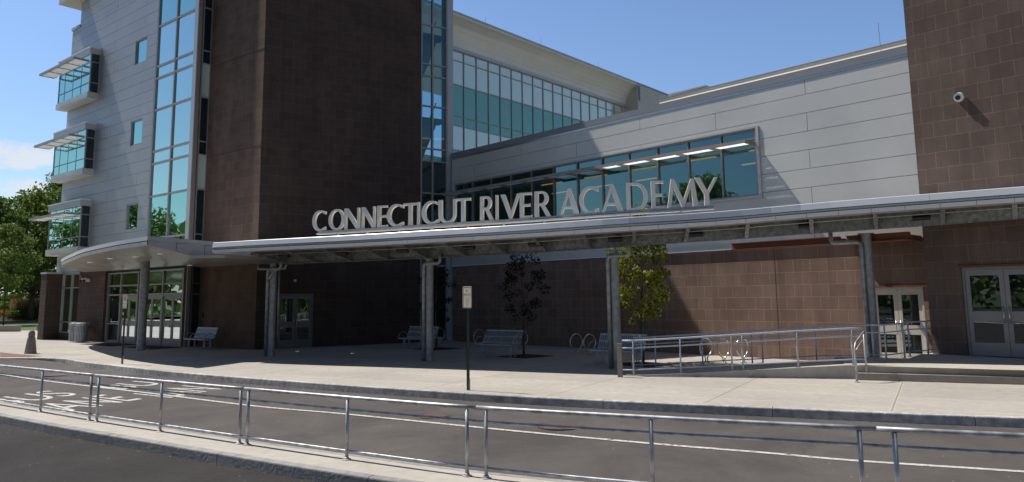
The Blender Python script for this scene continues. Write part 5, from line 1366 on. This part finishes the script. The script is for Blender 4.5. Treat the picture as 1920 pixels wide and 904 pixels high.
# ------------------------------------------------------------------ ring bike racks
def ring_rack(label, px, py, u=(1, .1)):
    p = at(px, py); t = thing('bike_rack', label, 'bike rack', tuple(p), 'ring shaped bike racks'); u = Vector((u[0], u[1], 0)).normalized(); r = .27
    cz_ = .16+r
    P = [p+u*(-.045)+Vector((0, 0, 0)), p+u*(-.045)+Vector((0, 0, .12))]
    P += [p+u*(r*math.sin(R(a)))+Vector((0, 0, cz_-r*math.cos(R(a)))) for a in range(-15, -346, -12)]
    P += [p+u*.045+Vector((0, 0, .12)), p+u*.045]
    part('ring', MB().tube(P, .021, 12), M['steel'], t, True)
    part('foot_plate', MB().box(Fr(ex(p), ex(u)), -.09, .09, -.05, .05, 0, .01), M['steel'], t)
ur = (1, .75)
for lab, x, y in [('ring bike rack in shade, left of the bench under the tree', 1081, 665.5), ('ring bike rack in shade, touching the bench under the tree', 1106, 667),
                  ('leftmost sunlit ring bike rack behind the ramp rail', 1325, 679), ('middle sunlit ring bike rack behind the ramp rail', 1358, 680.5), ('rightmost sunlit ring bike rack, behind a ramp post', 1393.5, 679.5),
                  ('ring bike rack at the left end of the bench right of the sign', 899, 652), ('ring bike rack at the right end of the bench, by the thin shaded tree', 979, 656), ('ring bike rack in deep shade right of the middle column', 823, 646)]:
    ring_rack(lab, x, y, ur)

# ------------------------------------------------------------------ trees
def np_mesh(name, verts, faces, m):
    me = bpy.data.meshes.new(name); me.from_pydata(verts, [], faces); me.materials.append(m); me.update(); return me
def leaves(rng, centers, radii, n, size, aspect=.5, flat=.75):
    """n small folded leaves spread in shells of the given clumps"""
    k = rng.choice(len(centers), n, p=radii**2/np.sum(radii**2)); d = rng.normal(size=(n, 3)); d /= np.linalg.norm(d, axis=1)[:, None]
    rad = radii[k]*(.35+.75*rng.random(n)**.6); c = centers[k]+d*rad[:, None]*np.array([1, 1, flat])
    a = rng.normal(size=(n, 3)); a[:, 2] -= .5; a /= np.linalg.norm(a, axis=1)[:, None]
    b = np.cross(a, rng.normal(size=(n, 3))); b /= np.linalg.norm(b, axis=1)[:, None]
    s = size*(.6+.8*rng.random(n))[:, None]
    v = np.stack([c-a*s*.5, c+b*s*aspect*.5, c+a*s*.5, c-b*s*aspect*.5], 1).reshape(-1, 3)
    f = np.arange(4*n).reshape(n, 4); return v, f
def make_tree(name, label, loc, h, crown_w, crown_lo, seed, leafm, nleaf, lsize, nclump=60, cat='tree', group=None, trunk_r=.15, shape='round', lean=0.):
    rng = np.random.default_rng(seed); t = thing(name, label, cat, loc, group)
    mb = MB(); ht = h*.93
    tp = [Vector((math.sin(k*.9+seed)*.02*h*k/8+lean*k/8, math.cos(k*1.3+seed)*.015*h*k/8, ht*k/8)) for k in range(9)]
    mb.tube(tp, trunk_r, 10, True, trunk_r*.12)
    cen = []; rad = []
    nb = nclump
    for i in range(nb):
        f = (i+.5)/nb; z = crown_lo+(h-crown_lo)*f**.9
        if shape == 'round': prof_ = math.sqrt(max(.05, 1-(2*f-.85)**2)) if f > .1 else .55
        elif shape == 'oval': prof_ = math.sin(math.pi*min(1, .12+f*.88))**.7*(1 if f < .6 else 1)
        else: prof_ = 1-f*.75
        a = i*2.399+rng.random()*.8; rr = crown_w/2*prof_*(.35+.65*rng.random()**.5)
        c = Vector((math.cos(a)*rr, math.sin(a)*rr, z+rng.normal()*.03*h)); 
        k = max(0, min(8, (z-.22*h*(rr/(crown_w/2)))/ht*8)); base = tp[int(k)].lerp(tp[min(8, int(k)+1)], k-int(k))
        if i % 2 == 0:
            mid = base.lerp(c, .5)+Vector((0, 0, .05*h*.3)); mb.tube([base, mid, c], max(.008, trunk_r*.32*(1-f*.6)), 5, False, .006)
        cen.append(c); rad.append(crown_w*(.10+.07*rng.random()))
    trunk = part('trunk', mb, M['bark'], t, True); trunk.data.transform(Matrix.Translation(Vector(loc)))
    v, f = leaves(rng, np.array([tuple(c) for c in cen]), np.array(rad), nleaf, lsize)
    me = np_mesh('crown', v.tolist(), f.tolist(), leafm); o = bpy.data.objects.new('crown', me); COL.objects.link(o); o.parent = t
    return t
# forecourt trees
make_tree('young_tree', 'sunlit young tree with yellow-green leaves right of the third column', tuple(at(1206, 681)), 4.25, 1.85, 1.35, 3, LEAF[3], 5600, .115, 64, trunk_r=.05, shape='oval', group='young trees in the forecourt')
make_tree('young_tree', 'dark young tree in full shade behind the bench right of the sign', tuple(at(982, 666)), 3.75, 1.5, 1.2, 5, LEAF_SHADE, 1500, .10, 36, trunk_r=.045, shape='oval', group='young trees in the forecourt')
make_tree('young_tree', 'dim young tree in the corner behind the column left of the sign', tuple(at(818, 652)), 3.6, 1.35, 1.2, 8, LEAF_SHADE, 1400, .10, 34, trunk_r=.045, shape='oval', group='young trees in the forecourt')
for lab, x, y in (('dark soil square round the sunlit young tree', 1206, 683), ('dark soil square round the shaded tree by the bench', 985, 668), ('dark soil square round the tree in the corner', 820, 654)):
    p = at(x, y); f = Fr(ex(p), FA.u.xy if hasattr(FA.u, 'xy') else ex(FA.u)); q = MB().prism([ex(f.p(-.7, -.7, 0)), ex(f.p(.7, -.7, 0)), ex(f.p(.7, .7, 0)), ex(f.p(-.7, .7, 0))], -.02, .004)
    o = struct('tree_pit', q, M['mulch'])
# grove at left
def gx(px, depth): 
    d = ray(px, 560); k = depth/d[1]; return Vector((d[0]*k, d[1]*k, 0))
b1 = make_tree('broadleaf_tree', 'tall broadleaf tree directly left of the building, with a broad uneven crown', tuple(gx(60, 80)), 13.2, 10.5, 3.4, 11, LEAF[0], 10500, .42, 70, trunk_r=.32, group='broadleaf trees beyond the lawn')
b2_ = make_tree('broadleaf_tree', 'dense broadleaf tree partly hidden behind the building corner', tuple(gx(112, 95)), 17.5, 9.0, 3.6, 12, LEAF[1], 9500, .48, 70, trunk_r=.34, group='broadleaf trees beyond the lawn')
b3_ = make_tree('broadleaf_tree', 'darker broadleaf tree at the left frame edge', tuple(gx(-25, 76)), 12.4, 9.5, 3.2, 13, LEAF[1], 8500, .42, 60, trunk_r=.3, group='broadleaf trees beyond the lawn')
make_tree('birch_tree', 'slim young tree with a thin dark trunk on the lawn at far left', tuple(gx(10, 66)), 8.6, 4.6, 2.9, 21, LEAF[0], 6500, .22, 50, trunk_r=.075, shape='oval')
make_tree('bright_tree', 'small yellow-green tree beside the fin wall behind the grasses', tuple(gx(72, 92)), 6.2, 4.4, 1.2, 22, LEAF[2], 5000, .30, 40, trunk_r=.08)
# more of the same grove, beyond the frame: the windows mirror it
far_trees = [(b1, -64, 50, 1.0), (b3_, -76, 38, .8), (b2_, -60, 26, .5), (b1, -66, 13, 1.25), (b3_, -58, 2, 1.25), (b2_, -62, -10, 1.1), (b1, -72, 66, 1.2), (b3_, -85, 95, 1.1), (b2_, -60, 118, 1.1), (b1, -38, 130, 1.0)]
names = ['outermost', 'second', 'third', 'fourth', 'fifth', 'sixth', 'seventh', 'eighth', 'ninth', 'tenth']
for i, (src, x, y, s) in enumerate(far_trees):
    lab = ['tree west of the road level with the lawn edge', 'tree west of the road left of the crossing', 'wide tree west of the parking area', 'tall tree west of the parking area', 'tree beside the far parking kerb', 'tree at the south end of the parking area', 'tree at the left end of the lawn', 'tree far behind the mulch bed at left', 'tall tree far behind the building corner', 'farthest tree showing through the gap below the bay window'][i]
    copy_tree(src, (x, y, -.3), i*1.3, lab, s)
hedge = []
rng = np.random.default_rng(5)
mbv = []
def shrub(name, label, loc, w, h, lm, n, ls, seed, group=None):
    rng = np.random.default_rng(seed); cen = np.column_stack([rng.uniform(-w/2, w/2, 14), rng.uniform(-w/3, w/3, 14), rng.uniform(.25, .75, 14)*h]); rad = np.full(14, h*.32)
    v, f = leaves(rng, cen, rad, n, ls); me = np_mesh(name, v.tolist(), f.tolist(), lm); o = bpy.data.objects.new(name, me); o.location = loc; COL.objects.link(o)
    return tag(o, label, 'shrub', group)
shrub('golden_shrub', 'golden leaved shrub at the far left of the planting bed', tuple(gx(8, 82)+Vector((0, 0, .25))), 1.5, 1.2, LEAF[4], 1500, .14, 31, 'golden shrubs')
shrub('golden_shrub', 'golden leaved shrub right of the slim tree in the bed', tuple(gx(22, 79)+Vector((0, 0, .2))), 1.2, 1.1, LEAF[2], 1300, .14, 32, 'golden shrubs')
shrub('leafy_shrub', 'rounded green shrub behind the ornamental grasses', tuple(gx(30, 100)+Vector((0, 0, .4))), 5., 3.4, LEAF[2], 3500, .26, 33)
shrub('leafy_shrub', 'light green thicket beneath the tall broadleaf tree', tuple(gx(-8, 98)+Vector((0, 0, .4))), 8., 2.8, LEAF[2], 5000, .32, 34)
shrub('leafy_shrub', 'low leafy hedge against the left side of the building', tuple(gx(92, 100)+Vector((0, 0, .4))), 5., 3.0, LEAF[0], 3500, .3, 35)
# ornamental grasses: uncountable blades
def grasses():
    rng = np.random.default_rng(9); n = 5200
    bl = []; f = []; pv = []; pf = []
    for i in range(n):
        px = rng.uniform(24, 84); dp = rng.uniform(80, 88); b = gx(px, dp)+Vector((0, 0, .25)); h = rng.uniform(1.1, 1.75); a = rng.uniform(0, 6.28); l = rng.uniform(.05, .35)
        tx = b+Vector((math.cos(a)*l, math.sin(a)*l, h)); w = .025; k = len(bl)
        bl += [(b.x-w, b.y, b.z), (b.x+w, b.y, b.z), (tx.x+w*.3, tx.y, tx.z), (tx.x-w*.3, tx.y, tx.z)]; f.append((k, k+1, k+2, k+3))
        if i % 3 == 0:
            k = len(pv); pv += [(tx.x-.045, tx.y, tx.z-.05), (tx.x+.045, tx.y, tx.z-.05), (tx.x+.05, tx.y, tx.z+.35), (tx.x-.01, tx.y, tx.z+.5)]; pf.append((k, k+1, k+2, k+3))
    for nm, v, ff, m in (('ornamental_grass', bl, f, LEAF[5]), ('grass_plumes', pv, pf, LEAF[6])):
        o = bpy.data.objects.new(nm, np_mesh(nm, v, ff, m)); COL.objects.link(o); tag(o, 'tall ornamental grass with tan plumes in the planting bed' if nm[0] == 'o' else 'tan feathery plumes above the ornamental grass', 'grass', None, 'stuff')
grasses()
# low concrete seat walls at the lawn edge
for lab, x0, x1, y0 in (('low pale concrete seat wall at the left frame edge by the lawn', -60, 27, 622.0), ('low pale concrete seat wall next to the fin wall of the building', 68.5, 110, 620.5)):
    a, b = at(x0, y0), at(x1, y0); fr = Fr(ex(a), ex(b-a))
    t = thing('seat_wall', lab, 'seat wall', tuple((a+b)/2), 'concrete seat walls along the lawn')
    part('wall', MB().box(fr, 0, (b-a).length, -.5, 0, 0, .36) if fr.n.y < 0 else MB().box(fr, 0, (b-a).length, 0, .5, 0, .36), M['precast'], t)
    part('cap', MB().box(fr, -.02, (b-a).length+.02, -.52, .02, .361, .42) if fr.n.y < 0 else MB().box(fr, -.02, (b-a).length+.02, -.02, .52, .361, .42), M['precast'], t)

# far woodland round the parking area; it shows only as the dark band mirrored in doors and windows
def woodland():
    rng = np.random.default_rng(44); n = 16000
    a = rng.uniform(R(75), R(305), n); r = rng.uniform(95, 125, n); h = (7+4*np.sin(a*9)+3*np.sin(a*23+1))*1.25; z = rng.random(n)**.8*h-.5
    c = np.stack([np.sin(a)*r, np.cos(a)*r, z], 1)
    u = rng.normal(size=(n, 3)); u /= np.linalg.norm(u, axis=1)[:, None]; w = np.cross(u, rng.normal(size=(n, 3))); w /= np.linalg.norm(w, axis=1)[:, None]
    sz = rng.uniform(1.0, 2.2, n)[:, None]
    v = np.stack([c-u*sz*.6, c+w*sz*.45, c+u*sz*.6, c-w*sz*.45], 1).reshape(-1, 3)
    o = bpy.data.objects.new('woodland', np_mesh('woodland', v.tolist(), np.arange(4*n).reshape(n, 4).tolist(), LEAF[1])); COL.objects.link(o)
    tag(o, 'far green woodland beyond the parking area', 'woodland', None, 'stuff')
woodland()

# grit and dead leaves gathered along the kerbs
def litter():
    rng = np.random.default_rng(77); V = []; Fc = []
    for line, zf, lo, hi, n in ((offset(curb, 0), lambda p: road_z(p)+.006, -.30, -.03, 700), (isl_f, lambda p: -.344, -.22, -.03, 900), (offset(curb, 0), lambda p: .006, .3, 3.5, 120)):
        Ln = arc_len(line)
        for i in range(n):
            s_ = rng.uniform(Ln[-1]*.2, Ln[-1]*.85); p, t = along(line, Ln, s_); o = hi-(hi-lo)*rng.random()**(2.2 if hi < 0 else 1)
            q = p+Vector((-t.y, t.x, 0))*o; z = zf(q); r = rng.uniform(.008, .022); a = rng.uniform(0, 6.28); k = len(V)
            for j in range(4):
                b = a+j*math.pi/2+rng.uniform(-.3, .3); V.append((q.x+math.cos(b)*r, q.y+math.sin(b)*r*rng.uniform(.4, 1), z+rng.uniform(0, .012)))
            Fc.append((k, k+1, k+2, k+3))
    m = leafmat('leaf_litter', (.10, .06, .03), (.34, .24, .12))
    o = bpy.data.objects.new('leaf_litter', np_mesh('leaf_litter', V, Fc, m)); COL.objects.link(o); tag(o, 'tan grit and dead leaf scraps gathered along the kerbs', 'leaf litter', None, 'stuff')
litter()
